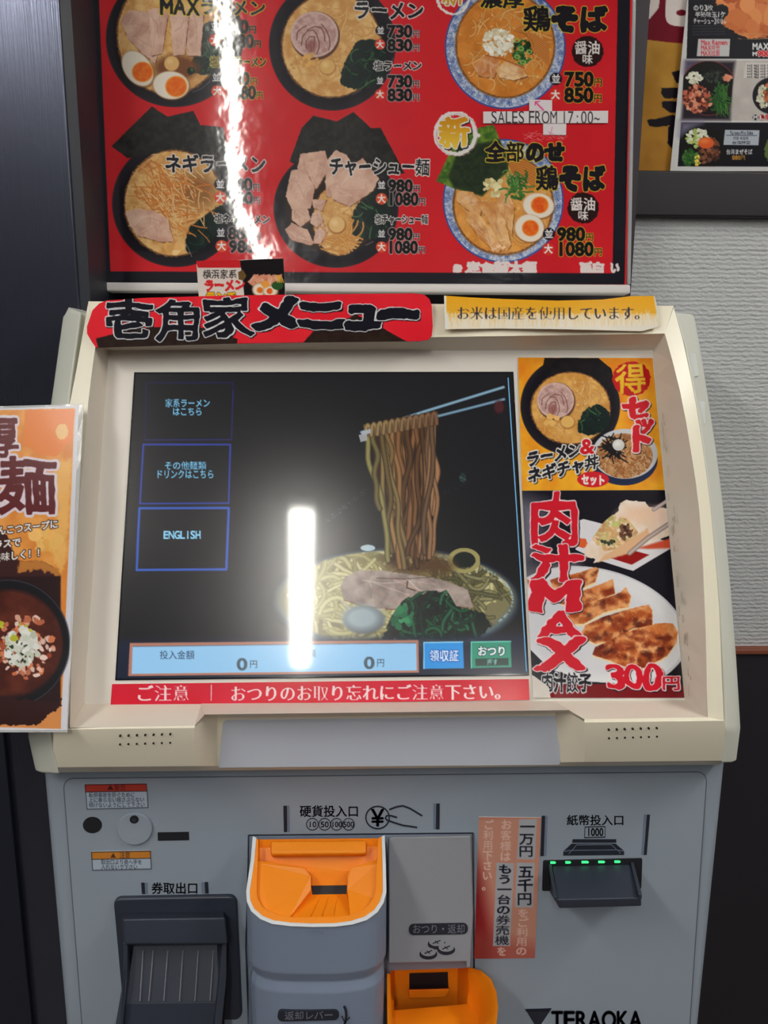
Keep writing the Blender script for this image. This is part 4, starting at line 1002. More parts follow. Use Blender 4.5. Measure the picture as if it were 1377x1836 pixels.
def paint_warn(red):
    if red:
        c = Canvas(148, 1400, 272, 1458, 3, (176, 190, 206)); c.poly([(151, 1402), (264, 1400), (266, 1419), (152, 1421)], (176, 62, 50))
        c.poly([(192, 1416), (198, 1407), (204, 1416)], (90, 30, 34)); c.text('警告', 204, 1405, 226, 1418, fill=(90, 30, 34), bold=.01, soft=.6)
        for k, t in enumerate(('転倒事故を防ぐために', '上に乗らない揺さぶらない', '傾けないようにして下さい')): c.text(t, 159, 1421 + 9 * k, (242, 259, 260)[k], 1430.5 + 9 * k, fill=(40, 48, 66), bold=.01, soft=.6, slope=-.01)
        c.stroke([(152.5, 1407), (263, 1405.5), (265.5, 1448), (156, 1451), (152.5, 1407)], 1.4, (38, 44, 60)); c.stroke([(154, 1420), (262, 1418.6)], 1.2, (38, 44, 60))
    else:
        c = Canvas(158, 1518, 280, 1568, 3, (176, 190, 206)); c.poly([(162, 1526), (271, 1524), (271, 1539), (163, 1541)], (204, 132, 56))
        c.poly([(198, 1538), (203, 1529), (208, 1538)], (90, 60, 40)); c.text('注意', 214, 1527, 234, 1540, fill=(90, 60, 40), bold=.01, soft=.6)
        for k, t in enumerate(('取出口より奥へ手を', '入れないで下さい')): c.text(t, 181, 1541 + 9 * k, (255, 247)[k], 1550.5 + 9 * k, fill=(40, 48, 66), bold=.01, soft=.6)
        c.stroke([(164, 1528), (269.5, 1526), (271.5, 1558), (166, 1560.5), (164, 1528)], 1.4, (38, 44, 60)); c.stroke([(164, 1541), (270, 1539)], 1.2, (38, 44, 60))
    return c
def paint_sales():
    c = Canvas(860, 194, 1096, 226, 3, (222, 216, 218))
    r = []
    c.text('SALES FROM 17:00~', 880, 197, 1076, 223, fill=(62, 58, 66), bold=.0, soft=.6, slope=.004, digitw=.62)
    # serifs of the roman letters
    return c
def paint_arrow(up):
    c = Canvas(945, 175, 1020, 246, 3, (224, 216, 220))
    if up: c.stroke([(974, 197), (961, 184)], 3, (226, 90, 150)); c.stroke([(959.5, 188), (960, 182.5), (967, 182)], 2.4, (226, 90, 150))
    else: c.stroke([(990, 228), (988, 238), (986, 239)], 1.6, (226, 140, 170)); c.stroke([(984, 236), (986, 240), (992, 240)], 1.6, (226, 140, 170))
    return c
def paint_card():
    c = Canvas(346, 460, 520, 545, 2.4, (224, 212, 206))
    c.T(100, 440, 2.295)
    c.poly([(570, 50), (760, 60), (762, 92), (585, 92)], (206, 40, 48)); c.poly([(758, 62), (940, 50), (945, 260), (780, 260), (770, 150)], (30, 26, 30))
    c.poly([(750, 110), (770, 100), (785, 125), (772, 145), (752, 140)], (110, 84, 50))
    c.setclip([(758, 62), (940, 50), (945, 260), (780, 260)])
    for k in range(5): pork(c, [(790 + 26 * k, 150 - 6 * k), (815 + 26 * k, 120), (835 + 24 * k, 118), (842 + 18 * k, 160), (820 + 18 * k, 175)], k, 1, ((206, 120, 96), (230, 160, 130)))
    egg(c, 838, 182, 28, 26, 0, 2, 2, 13); egg(c, 882, 188, 30, 22, 0, -2, 0, 13, yolk=(220, 70, 50)); c.ell(862, 160, 16, 15, (236, 160, 70)); c.ell(912, 165, 24, 18, (50, 90, 46))
    for k in range(4): c.stroke([(905 + 7 * k, 125), (915 + 6 * k, 140), (912 + 8 * k, 152)], 4, (230, 180, 70))
    c.ell(850, 250, 90, 40, (40, 34, 36)); c.setclip(None)
    c.text('横浜家系', 605, 100, 745, 138, fill=(36, 30, 34), bold=.03, brush=1.2); c.text('ラーメン', 610, 142, 778, 190, fill=(214, 44, 48), bold=.07, brush=1.2, slope=-.02)
    c.text('ランチ', 615, 190, 745, 235, fill=(236, 180, 40), bold=.07, out=(60, 40, 30), ow=.8)
    return c

# ------------------------------------------------------------------ materials
M = {}
M['wallpaper'] = None
def wallpaper_mat():
    m = mat('wallpaper', (190, 193, 196), rough=.75, spec=.3, var=.03, vscale=8)
    nt = m.node_tree; b = nt.nodes['Principled BSDF']
    tc = nt.nodes['Texture Coordinate']; mp = nt.nodes.new('ShaderNodeMapping'); mp.inputs['Scale'].default_value = (170, 170, 330)
    nt.links.new(tc.outputs['Object'], mp.inputs[0])
    nz = nt.nodes.new('ShaderNodeTexNoise'); nz.inputs['Scale'].default_value = 1; nz.inputs['Detail'].default_value = 1.5
    nt.links.new(mp.outputs[0], nz.inputs['Vector'])
    wv = nt.nodes.new('ShaderNodeTexWave'); wv.bands_direction = 'Z'; wv.inputs['Scale'].default_value = 62; wv.inputs['Distortion'].default_value = 2.2; wv.inputs['Detail'].default_value = 1; wv.inputs['Detail Scale'].default_value = 3
    nt.links.new(tc.outputs['Object'], wv.inputs['Vector'])
    ad = nt.nodes.new('ShaderNodeMath'); ad.operation = 'MULTIPLY_ADD'; ad.inputs[1].default_value = .35
    nt.links.new(wv.outputs[1], ad.inputs[0]); nt.links.new(nz.outputs[0], ad.inputs[2])
    bp = nt.nodes.new('ShaderNodeBump'); bp.inputs['Strength'].default_value = .55; bp.inputs['Distance'].default_value = .003
    nt.links.new(ad.outputs[0], bp.inputs['Height']); nt.links.new(bp.outputs[0], b.inputs['Normal'])
    return m
M['wallpaper'] = wallpaper_mat()
M['cream'] = mat('cream_plastic', (240, 233, 212), rough=.34, spec=.5, bump=.06, bscale=900, var=.02)
M['shell'] = mat('shell_plastic', (214, 216, 206), rough=.38, bump=.06, bscale=900, var=.02)
M['panel'] = mat('panel_paint', (148, 160, 174), rough=.5, bump=.05, bscale=700, var=.03)
M['recess'] = mat('grey_plastic', (220, 214, 206), rough=.45, bump=.05, bscale=900, var=.03)
M['wall_in'] = mat('worn_plastic', (226, 216, 202), rough=.42, var=.05, vscale=30)
M['insert'] = mat('insert_plate', (196, 202, 216), rough=.4, var=.01)
M['housing'] = mat('housing_plastic', (126, 139, 162), rough=.42, bump=.08, bscale=800, var=.03)
M['cover'] = mat('cover_plastic', (146, 148, 156), rough=.42, bump=.08, bscale=800, var=.03)
M['rim'] = mat('white_rim', (214, 218, 222), rough=.35)
M['orange'] = mat('orange_plastic', (240, 138, 18), rough=.45, spec=.35, var=.03)
M['dark'] = mat('dark_plastic', (46, 52, 66), rough=.45, bump=.08, bscale=600, var=.06)
M['darker'] = mat('dark_cavity', (24, 25, 32), rough=.6)
M['ink'] = mat('black_ink', (34, 38, 50), rough=.5)
M['ink_grey'] = mat('grey_ink', (116, 128, 150), rough=.5)
M['pale_ink'] = mat('pale_ink', (120, 122, 136), rough=.5)
M['seam'] = mat('seam_grey', (92, 98, 110), rough=.6)  # even grey of the thin line along the door joint
M['ridge'] = mat('ridge_plastic', (196, 196, 206), rough=.25)
M['glass'] = mat('black_glass_edge', (20, 22, 30), rough=.1, coat=.6)
M['led'] = mat('green_led', (60, 255, 130), rough=.4, emit=1.1)
M['edge_light'] = mat('screen_edge_light', (96, 160, 205), rough=.4, emit=.25)
M['steel'] = mat('dark_steel', (88, 92, 108), rough=.26, metal=.85, bump=.15, bscale=14, stretch=(60, 60, 1), var=.1)
M['navy'] = mat('dark_navy_board', (28, 32, 44), rough=.5, var=.08)
M['wood'] = mat('dark_wood', (48, 40, 50), rough=.5, var=.14, vscale=20, stretch=(1, 1, .15))
M['black_trim'] = mat('black_trim', (22, 20, 26), rough=.5, var=.06)
M['red_wood'] = mat('red_brown_trim', (130, 70, 50), rough=.5, var=.06)
M['wainscot'] = mat('dark_wainscot', (34, 31, 38), rough=.55, var=.08)
M['rail'] = mat('white_rail', (214, 210, 210), rough=.3)
M['led_off'] = mat('grille_hole', (30, 28, 30), rough=.8)
M['ceiling'] = mat('ceiling_board', (150, 148, 148), rough=.9)
M['floor'] = mat('floor_tile', (96, 86, 80), rough=.5, var=.1)
M['roomwall'] = mat('far_wall', (34, 34, 42), rough=.8)
M['tube'] = mat('lit_tube', (255, 252, 244), emit=TUBE_L)
M['fixture'] = mat('lamp_housing', (220, 220, 216), rough=.5)
M['tape'] = mat('clear_tape', (206, 212, 210), rough=.25)
def clear_mat(name, rough=.05, alpha=.18):
    m = bpy.data.materials.new(name); m.use_nodes = True; nt = m.node_tree; b = nt.nodes['Principled BSDF']
    nz = nt.nodes.new('ShaderNodeTexNoise'); nz.inputs['Scale'].default_value = 60
    bp = nt.nodes.new('ShaderNodeBump'); bp.inputs['Strength'].default_value = .3; bp.inputs['Distance'].default_value = .001
    nt.links.new(nz.outputs[0], bp.inputs['Height']); nt.links.new(bp.outputs[0], b.inputs['Normal'])
    b.inputs['Base Color'].default_value = (.8, .82, .84, 1); b.inputs['Roughness'].default_value = rough; b.inputs['Alpha'].default_value = alpha
    return m
M['clear'] = clear_mat('clear_plastic', alpha=.42)

# ------------------------------------------------------------------ the setting
def struct(o): o['kind'] = 'structure'; return o
XR = 2.2; XL = -1.4; YB = -3.4; ZC = 2.46
def W(px, py, y=WY): return YP(y).at((px, py))[0]
z_band_top = W(1300, 311)[2]; z_band_bot = W(1300, 392)[2]; z_w_top = W(1340, 1158)[2]; z_w_bot = W(1340, 1166)[2]
struct(box('wall_back', (XL, WY, 0), (XR, WY + .1, ZC), M['wallpaper']))
struct(box('trim_1', (XL, WY - .012, z_band_bot), (XR, WY + .001, z_band_top), M['black_trim'], bevel=.002))
struct(box('trim_2', (XL, WY - .014, z_w_bot), (XR, WY + .001, z_w_top), M['red_wood'], bevel=.001))
struct(box('trim_3', (XL, WY - .010, 0), (XR, WY + .001, z_w_bot), M['wainscot']))
# dark timber board behind the menu board and the machine
struct(box('trim_4', (-.40, WY - .016, .0), (W(1140, 545)[0] - .012, WY - .001, ZC), M['wood']))
struct(box('floor', (XL, YB, -.05), (XR, WY + .1, 0), M['floor']))
struct(box('ceiling', (XL, YB, ZC), (XR, WY + .1, ZC + .06), M['ceiling']))
struct(box('wall_front', (XL, YB - .1, 0), (XR, YB, ZC), M['roomwall']))
struct(box('wall_left', (XL - .1, YB - .1, 0), (XL, WY + .1, ZC), M['roomwall']))
struct(box('wall_right', (XR, YB - .1, 0), (XR + .1, WY + .1, ZC), M['roomwall']))
# steel faced pillar on the left
PX = W(105, 0, .80)[0]
pil = struct(box('wall_pillar', (-1.0, .80, 0), (PX, WY, ZC), M['steel'], bevel=.002))
struct(box('trim_5', (PX - .004, .802, 0), (PX + .010, WY, ZC), M['navy']))
xs = W(30, 1500, .80)[0]
struct(box('trim_6', (-1.0, .792, 0), (xs, .801, W(0, 700, .8)[2]), M['navy'], bevel=.001))

# ceiling lights: long tubes
def ceiling_light(x, y, ln, label, rot=0.0):
    t = thing('ceiling_light', label, 'lamp', (x, y, ZC))
    w_ = .045
    box('lamp_housing', (x - w_, y - ln / 2 - .03, ZC - .03), (x + w_, y + ln / 2 + .03, ZC), M['fixture'], t)
    a = 10; V = []; Fc = []
    for j, yy in enumerate((y - ln / 2, y + ln / 2)):
        for i in range(a): V.append((x + .036 * math.cos(2 * math.pi * i / a), yy, ZC - .045 - .0 + .02 * math.sin(2 * math.pi * i / a)))
    for i in range(a): Fc.append((i, (i + 1) % a, a + (i + 1) % a, a + i))
    Fc += [tuple(range(a)), tuple(range(2 * a - 1, a - 1, -1))]
    mesh('tube', V, Fc, M['tube'], t)
    t.rotation_euler = (0, 0, rot)
ceiling_light(-.217, -1.27, 1.02, 'long white fluorescent ceiling lamp mirrored in the dark screen', -.063)
ceiling_light(-.98, -.42, .9, 'short white ceiling lamp over the left of the machine')
ceiling_light(1.2, .05, .9, 'added short white ceiling lamp, unseen, over the right of the machine')  # unseen lamp, added so the head is lit more steeply from above
ceiling_light(.66, -2.6, 1.2, 'long white ceiling lamp far behind the camera')

# ------------------------------------------------------------------ ticket machine
mach = thing('ticket_machine', 'large cream and grey meal ticket vending machine with a sloping touch screen and coin slots', 'vending machine', (0.022, .78, 0))
xl, xr = LP.at((76, 1400))[0][0], LP.at((1302, 1385))[0][0]
zt = LP.at((690, 1380))[0][2]
hx0, hx1 = LP.at((698, 1800))[0][0], LP.at((838, 1800))[0][0]; hz1, hz0 = LP.at((760, 1728))[0][2], LP.at((760, 1890))[0][2]
def plate_hole(name, x0, x1, z0, z1, y0, y1, m, parent):
    xs_, zs_ = [x0, hx0, hx1, x1], [z0, hz0, hz1, z1]; V = []; F_ = []
    for y_ in (y0, y1):
        for z_ in zs_:
            for x_ in xs_: V.append((x_, y_, z_))
    for j in range(3):
        for i in range(3):
            if i == 1 and j == 1: continue
            b = j * 4 + i; F_.append((b, b + 1, b + 5, b + 4)); F_.append((16 + b, 16 + b + 4, 16 + b + 5, 16 + b + 1))
    for c_ in ([0, 1, 2, 3], [12, 13, 14, 15], [0, 4, 8, 12], [3, 7, 11, 15], [5, 6], [9, 10], [5, 9], [6, 10]):
        for u_, v_ in zip(c_[:-1], c_[1:]): F_.append((u_, v_, v_ + 16, u_ + 16))
    return mesh(name, V, F_, m, parent, bevel=.008, bseg=3, bang=60)
body = plate_hole('body', xl, xr, .02, zt + .02, .6402, .90, M['panel'], mach)
box('foot_plinth', (xl + .03, .68, 0), (xr - .03, .88, .02), M['dark'], mach)
# front door of the lower part: a slightly proud plate, cut out around the coin unit
door_q = [(113, 1396), (1268, 1384), (1226, 1996), (160, 2010)]
rq = rrect(door_q, [18, 18, 4, 4])
door = prism('front_door', np.vstack([rq[:18], [(852, 2000), (851, 1494), (444, 1497), (444, 2005)], rq[18:]]), LP, -.0006, .0012, M['panel'], mach)
ribbon('door_seam', np.vstack([[(160, 2008)], rq[:12], [(1226, 1994)]]), 1.6, LP, .0013, M['seam'], mach)

# head: bezel rings given in photo pixels with their own depth
def sp(px, py, off): return SP.at((px, py), off)[0]
def yp(px, py, y): return YP(y).at((px, py))[0]
NS, NT = 14, 16
top_x = np.linspace(0, 1, NT)
bot_x = np.array([125, 200, 285, 349, 367, 390, 560, 740, 900, 996, 1020, 1048, 1150, 1215, 1255, 1268], float)
def side(pts, n=NS): return interp(np.array(pts, float), n)
R0 = {'t': [(195 + 975 * t, 628, 0) for t in top_x], 'r': side([(1170, 628, 0), (1228, 1255, 0)]), 'l': side([(195, 628, 0), (150, 1262, 0)]),
      'b': [(150 + (x - 125) / 1143 * 1078, 1262 - 7 * (x - 125) / 1143, 0) for x in bot_x]}
def roff(t): return .030 + .006 * math.sin(math.pi * t)
R1s = {'t': [(172 + 1020 * t, 614 - 16 * t, .024) for t in top_x],
       'r': side([(1192, 598, .024), (1215, 680, .027), (1232, 765, .030), (1252, 892, .031), (1260, 1000, .031), (1266, 1150, .031), (1268, 1286, .030)]),
       'l': side([(172, 614, .024), (160, 700, .027), (152, 800, .030), (139, 934, .031), (130, 1100, .031), (125, 1305, .030)])}
def notch(x, out, inn):       # value outside and inside the hand notch
    if x <= 349 or x >= 1048: return out
    if x in (367, 1020): return inn if False else (out * .25 + inn * .75)
    return inn
R1s['b'] = [(x, 0, .030) for x in bot_x]
R1s['b'] = [(x, (1305 + (x - 125) * (1286 - 1305) / 1143) if (x <= 349 or x >= 1048) else 1281 - (x - 367) * .012, .030) for x in bot_x]
# keep the ridge straight: outside corners
R1s['b'][0] = (125, 1305, .030); R1s['b'][-1] = (1268, 1286, .030)
R1 = {k: [sp(*p) for p in v] for k, v in R1s.items()}; R0w = {k: [sp(*p) for p in v] for k, v in R0.items()}
R2s = {'t': [(158 + 1050 * t, 540 + 8 * t, .020) for t in top_x],
       'r': side([(1208, 550, .020), (1228, 622, .023), (1252, 745, .026), (1272, 888, .027), (1289, 1072, .027), (1296, 1250, .024), (1300, 1330, .018)]),
       'l': side([(158, 542, .020), (137, 662, .023), (126, 704, .025), (110, 900, .027), (98, 1072, .027), (93, 1310, .024), (95, 1345, .018)])}
R2 = {k: [sp(*p) for p in v] for k, v in R2s.items()}
YLIP = .600
def lip(x, kind):
    u = (x - 125) / 1143
    X = 95 + (1300 - 95) * u
    if 349 <= x <= 1048: X = x + 0
    inn = 349 < x < 1048
    mid = {367: .5, 1020: .5}.get(x, 1.0 if inn else 0.0)
    if kind == 'm': return yp(X, 1335 - 12 * u, .5885 + .026 * mid)
    if kind == 'm0': return yp(X, (1308 if not inn else 1290) - 16 * u, .586 + .026 * mid)
    if kind == 'f': return yp(X + (8 if x < 300 else (-6 if x > 1100 else 0)) * 1, 1376 - 12 * u, .5965 + .020 * mid)
    return yp(X + (10 if x < 300 else (-8 if x > 1100 else 0)), 1385 - 14 * u, .612 + .010 * mid)
LB = {k: [lip(x, k) for x in bot_x] for k in ('m0', 'm', 'f', 'e')}
V = []; Fc = []
def addrow(r): b = len(V); V.extend([tuple(p) for p in r]); return list(range(b, b + len(r)))
def strip(a, b):
    for i in range(len(a) - 1): Fc.append((a[i], a[i + 1], b[i + 1], b[i]))
for k in ('t', 'r', 'l'):
    a0 = addrow(R0w[k]); a1 = addrow(R1[k]); a2 = addrow(R2[k]); strip(a1, a2)
    if k != 't': pass
    back = addrow([np.array(p) - SP.n * .035 for p in R2[k]]); strip(a2, back)
r1b = addrow(R1['b']); rows = [r1b] + [addrow(LB[k]) for k in ('m0', 'm', 'f', 'e')]
rows.append(addrow([(p[0], .66, p[2]) for p in LB['e']]))
for a, b in zip(rows[:-1], rows[1:]): strip(a, b)
# corner fillers between the side bands and the lip
for sgn, kk in ((0, 'l'), (-1, 'r')):
    i = addrow([R1[kk][-1], R2[kk][-1]] + [LB[k][sgn] for k in ('m0', 'm', 'f', 'e')] + [np.array(R2[kk][-1]) - SP.n * .035, (LB['e'][sgn][0], .66, LB['e'][sgn][2])])
    Fc += [(i[0], i[1], i[2]), (i[1], i[3], i[2]), (i[1], i[4], i[3]), (i[1], i[5], i[4]), (i[1], i[6], i[7], i[5])]
head = mesh('head_bezel', V, Fc, M['cream'], mach, bevel=.0028, bseg=3, bang=22)
# sloping inner walls between rim and screen recess
V = []; Fc = []
for k in ('t', 'r', 'b', 'l'):
    a0 = addrow(R0w[k]); a1 = addrow(R1[k]); strip(a0, a1)
mesh('recess_walls', V, Fc, M['wall_in'], mach, smooth=False, label='sloping cream inner wall of the screen recess with scuff marks')
prism('recess_plate', [(186, 622), (1178, 622), (1238, 1262), (142, 1270)], SP, -.006, 0.0, M['recess'], mach)
# insert plate in the notch
prism('notch_plate', rrect([(400, 1291), (1005, 1283), (1004, 1372), (392, 1377)], [9, 9, 2, 2]), YP(.6128), -.004, .0008, M['insert'], mach, bevel=.0005, label='pale blue grey plate set into the notch under the screen')
# wear marks of the right inner wall (dark scuffs along the wall foot)
rr = random.Random(6); mk = []
for i in range(34):
    t = rr.uniform(.18, .97); bx = 1170 + 58 * t; by = 628 + 627 * t; dx = rr.uniform(6, 20) * (.4 + t * .6)
    o_ = .031 * (dx / (22 + 20 * t)) + .0006
    p = np.array([(bx + dx, by), (bx + dx + 1.3, by + rr.uniform(4, 22))])
    mk.append(ribbon('scuff', p, rr.uniform(.8, 1.8), SP, o_ + .0004, mat('scuff_dirt', (176, 166, 152)) if not mk else mk[0].data.materials[0], None, thick=.0001))
tag(join(mk, 'scuff_marks', mach), kind='stuff', label='faint grey scuff marks on the right inner wall')
# speaker holes
for nm, x0, x1, y0, y1 in (('l', 215, 305, 1320, 1335), ('r', 1092, 1178, 1309, 1324)):
    hs = []
    for j, y in enumerate((y0, y1)):
        for i in range(7):
            hs.append(prism('hole', ellp(x0 + (x1 - x0) * i / 6, y - .5 * i, 1.9, 1.9, 10), YP(.5862 if j == 0 else .5885), -.003, .0006, M['led_off']))
    tag(join(hs, 'speaker_grille', mach), kind='stuff')
# shell behind the bezel
S0 = [(150, 556, .004), (1205, 552, .004)]
Ls = side([(112, 566, -.012), (93, 704, -.006), (78, 806, -.004), (62, 1000, -.002), (52, 1150, -.004), (47, 1290, -.010), (50, 1345, -.016), (62, 1384, -.024)], 14)
Li = side([(146, 560, .006), (126, 704, .010), (110, 860, .012), (98, 1072, .012), (92, 1200, .008), (91, 1310, .003), (93, 1345, -.004), (108, 1390, -.016)], 14)
Lm = side([(124, 557, -.004), (104, 704, .003), (88, 806, .005), (74, 1000, .006), (66, 1150, .004), (60, 1290, -.002), (62, 1345, -.010), (74, 1388, -.020)], 14)
Rs = side([(1246, 566, -.012), (1260, 643, -.008), (1285, 806, -.004), (1298, 908, -.002), (1313, 1072, -.002), (1323, 1200, -.004), (1330, 1320, -.012), (1322, 1366, -.024)], 14)
Ri = side([(1210, 560, .006), (1228, 622, .008), (1252, 745, .012), (1272, 888, .012), (1289, 1072, .010), (1296, 1200, .008), (1300, 1310, .003), (1290, 1370, -.016)], 14)
Rm = side([(1238, 560, -.004), (1252, 643, -.001), (1276, 806, .004), (1289, 908, .006), (1304, 1072, .006), (1313, 1200, .004), (1319, 1320, -.004), (1312, 1370, -.020)], 14)
for nm, a, b, c_ in (('side_shell', Li, Lm, Ls), ('side_shell', Ri, Rm, Rs)):
    V = []; Fc = []
    A = [sp(*p) for p in a]; B = [sp(*p) for p in b]; Cc = [sp(*p) for p in c_]
    D = [(p[0], .905, p[2]) for p in Cc]
    inn = [(p[0], .905, p[2]) for p in A]
    ra, rb, rc, rd, ri = addrow(A), addrow(B), addrow(Cc), addrow(D), addrow(inn)
    strip(ra, rb); strip(rb, rc); strip(rc, rd); strip(rd, ri); strip(ri, ra)
    for e in (0, -1): Fc.append((ra[e], rb[e], rc[e], rd[e], ri[e]))
    mesh(nm, V, Fc, M['shell'], mach, bevel=.003, bseg=3, bang=20)
# top and back of the head
tz = sp(690, 545, .02)[2]
V = [sp(160, 545, -.008), sp(1208, 550, -.008)]; V += [(V[1][0], .905, V[1][2]), (V[0][0], .905, V[0][2])]
V2 = [(x, y, z - .02) for x, y, z in V]
mesh('head_top', V + V2, [(0, 1, 2, 3), (4, 5, 6, 7), (0, 1, 5, 4), (1, 2, 6, 5), (2, 3, 7, 6), (3, 0, 4, 7)], M['shell'], mach, bevel=.002)
zb = LB['e'][5][2]
hv = []
for x_ in (xl + .016, xr - .016):
    for y_, z_ in ((.664, zb + .001), (SP.at((690, 1262), -.008)[0][1] + .012, SP.at((690, 1262), -.008)[0][2]), (SP.at((690, 622), -.02)[0][1], SP.at((690, 622), -.02)[0][2]), (.80, tz - .022), (.904, tz - .022), (.904, zb + .001)): hv.append((x_, y_, z_))
mesh('head_back', hv, [tuple(range(6)), tuple(range(11, 5, -1))] + [(i, (i + 1) % 6, 6 + (i + 1) % 6, 6 + i) for i in range(6)], M['shell'], mach)
# yellowed clear tape pieces on the right shell
for q in ([(1232, 632), (1247, 634), (1253, 673), (1240, 677)], [(1247, 718), (1263, 720), (1265, 760), (1256, 760)]):
    prism('tape_piece', q, SP, .004, .0068, M['tape'], mach)

# screen
scr_q = [(240, 667), (921, 666), (949, 1211), (206, 1220)]
box_screen = prism('screen_glass', scr_q, SP, -.001, .0012, M['glass'], mach, bevel=.0005)
mscr = print_mat('screen_picture', rough=.22, emit=.85, spec=.5, coat=.7, coat_r=.05)
b_ = mscr.node_tree.nodes['Principled BSDF']; b_.inputs['Specular IOR Level'].default_value = .34
sh = sheet('display', paint_screen(), [(243, 670), (918, 669), (946, 1208), (209, 1217)], SP, .0016, mscr, mach, step=1.3, thick=.0003, back=(20, 20, 26))
ribbon('screen_edge_line', [(911, 677), (928, 940), (944, 1204)], 1.8, SP, .0019, M['edge_light'], mach, label='thin pale blue line down the right of the screen')

# lower panel: printed marks (each line of print its own part)
def L_(t, x0, y0, x1, y1, m='ink', bold=.0, **kw): return lettering('lettering', t, x0, y0, x1, y1, LP, .0016, M[m], mach, bold=bold, **kw)
def bar(q, m='ink'): return prism('printed_bar', q, LP, .0012, .0016, M[m], mach)
L_('券取出口', 271, 1582, 356, 1604, bold=.012)
bar([(253, 1583), (259, 1583), (260, 1603), (254.5, 1603)]); bar([(260, 1583), (264, 1583), (265, 1603), (261, 1603)], 'ink_grey')
bar([(367, 1582), (373, 1581.5), (374, 1602), (368, 1602)]); bar([(361, 1582), (366, 1582), (367, 1602), (362, 1602)], 'ink_grey')
L_('硬貨投入口', 537, 1444, 644, 1466, bold=.014)
bar([(508, 1445), (514.5, 1445), (515, 1492), (509, 1492)]); bar([(515, 1445), (519, 1445), (519.5, 1492), (516, 1492)], 'ink_grey')
bar([(782, 1441), (788.5, 1441), (788, 1487), (781.5, 1487)]); bar([(777, 1441), (781, 1441), (781, 1487), (777, 1487)], 'ink_grey')
for t, x in (('10', 560), ('50', 582), ('100', 603.5), ('500', 625)):
    ribbon('coin_ring', ellp(x, 1478, 10.5, 10.5, 28), 1.3, LP, .0016, M['ink'], mach, closed=True)
    L_(t, x - 3 - 2.3 * len(t), 1472.5, x + 3 + 2.3 * len(t), 1484, bold=.01)
ribbon('coin_ring', ellp(677, 1466, 21, 20, 36), 2.4, LP, .0016, M['ink'], mach, closed=True)
L_('¥', 664, 1450, 690, 1484, bold=.02)
ribbon('hand_drawing', interp([(698, 1452), (710, 1447), (722, 1445), (734, 1449), (757, 1463)], 14), 3.0, LP, .0017, M['ink'], mach)
ribbon('hand_drawing', interp([(712, 1466), (702, 1463), (695, 1462), (690, 1465), (692, 1470), (706, 1475), (722, 1480), (736, 1482), (748, 1484)], 18), 3.0, LP, .0017, M['ink'], mach)
L_('紙幣投入口', 1016, 1461, 1120, 1481, bold=.012)
bar([(971.5, 1463), (977.5, 1463), (975, 1535), (969, 1535)]); bar([(978.5, 1463), (982, 1463), (979.5, 1535), (976, 1535)], 'ink_grey')
bar([(1160, 1461), (1165.5, 1461), (1159.5, 1533), (1154.5, 1533)]); bar([(1155, 1461), (1159, 1461), (1153.5, 1533), (1150.5, 1533)], 'ink_grey')
ribbon('note_outline', [(1049, 1483), (1085, 1482), (1085, 1501), (1048, 1502)], 1.8, LP, .0016, M['ink'], mach, closed=True)
L_('1000', 1052, 1484, 1082, 1500, bold=.02)
bar([(1027, 1505), (1105, 1505), (1105, 1511), (1026, 1511)])
bar([(1025, 1513), (1104, 1513), (1119, 1526), (1119, 1533), (1010, 1534), (1010, 1527)])
ribbon('note_slot_drawing', [(1020, 1531), (1034, 1515), (1096, 1514.5), (1113, 1530)], 1.0, LP, .0018, M['ink_grey'], mach)
ribbon('note_slot_drawing', [(1010.5, 1527), (1021, 1525), (1106, 1524), (1118, 1526)], .9, LP, .0018, M['ink_grey'], mach)
# maker's mark
prism('logo_triangle', [(942, 1810), (989, 1808), (964, 1846)], LP, .0012, .0016, M['ink'], mach)
for k in range(3): bar([(941, 1808.5 + 2.4 * k), (989, 1807 + 2.4 * k), (989, 1807.8 + 2.4 * k), (941, 1809.3 + 2.4 * k)], 'ink_grey')
L_('TERAOKA', 988, 1811, 1152, 1846, bold=.035, dw=.66)
# labels, hole, lock cover, window
sheet('warning_label', paint_warn(True), [(151.5, 1406), (263, 1404.5), (266.5, 1449), (155, 1452)], LP, .0018, print_mat('label_print', rough=.4), mach, step=.8, thick=.0003, label='warning label with red header and three small lines')
sheet('caution_label', paint_warn(False), [(163, 1527), (270.5, 1525), (272.5, 1559), (165, 1561.5)], LP, .0018, bpy.data.materials['label_print'], mach, step=.8, thick=.0003, label='caution label with orange header and two small lines')
prism('sensor_hole', ellp(165.5, 1479.5, 17, 14.5, 32), LP, .0, .0017, M['darker'], mach)
prism('lock_cover', ellp(241, 1487, 31.5, 28.5, 48), LP, .001, .0042, M['panel'], mach, bevel=.0008)
prism('cover_hole', ellp(240.5, 1469.5, 8, 7.2, 24), LP, .003, .0045, M['darker'], mach); prism('lock_pin', ellp(240, 1471, 4, 3.5, 16), LP, .004, .0048, M['dark'], mach)
prism('sensor_window', [(282.5, 1493), (338.5, 1492), (339, 1506.5), (283, 1507.5)], LP, .0, .0018, M['darker'], mach)

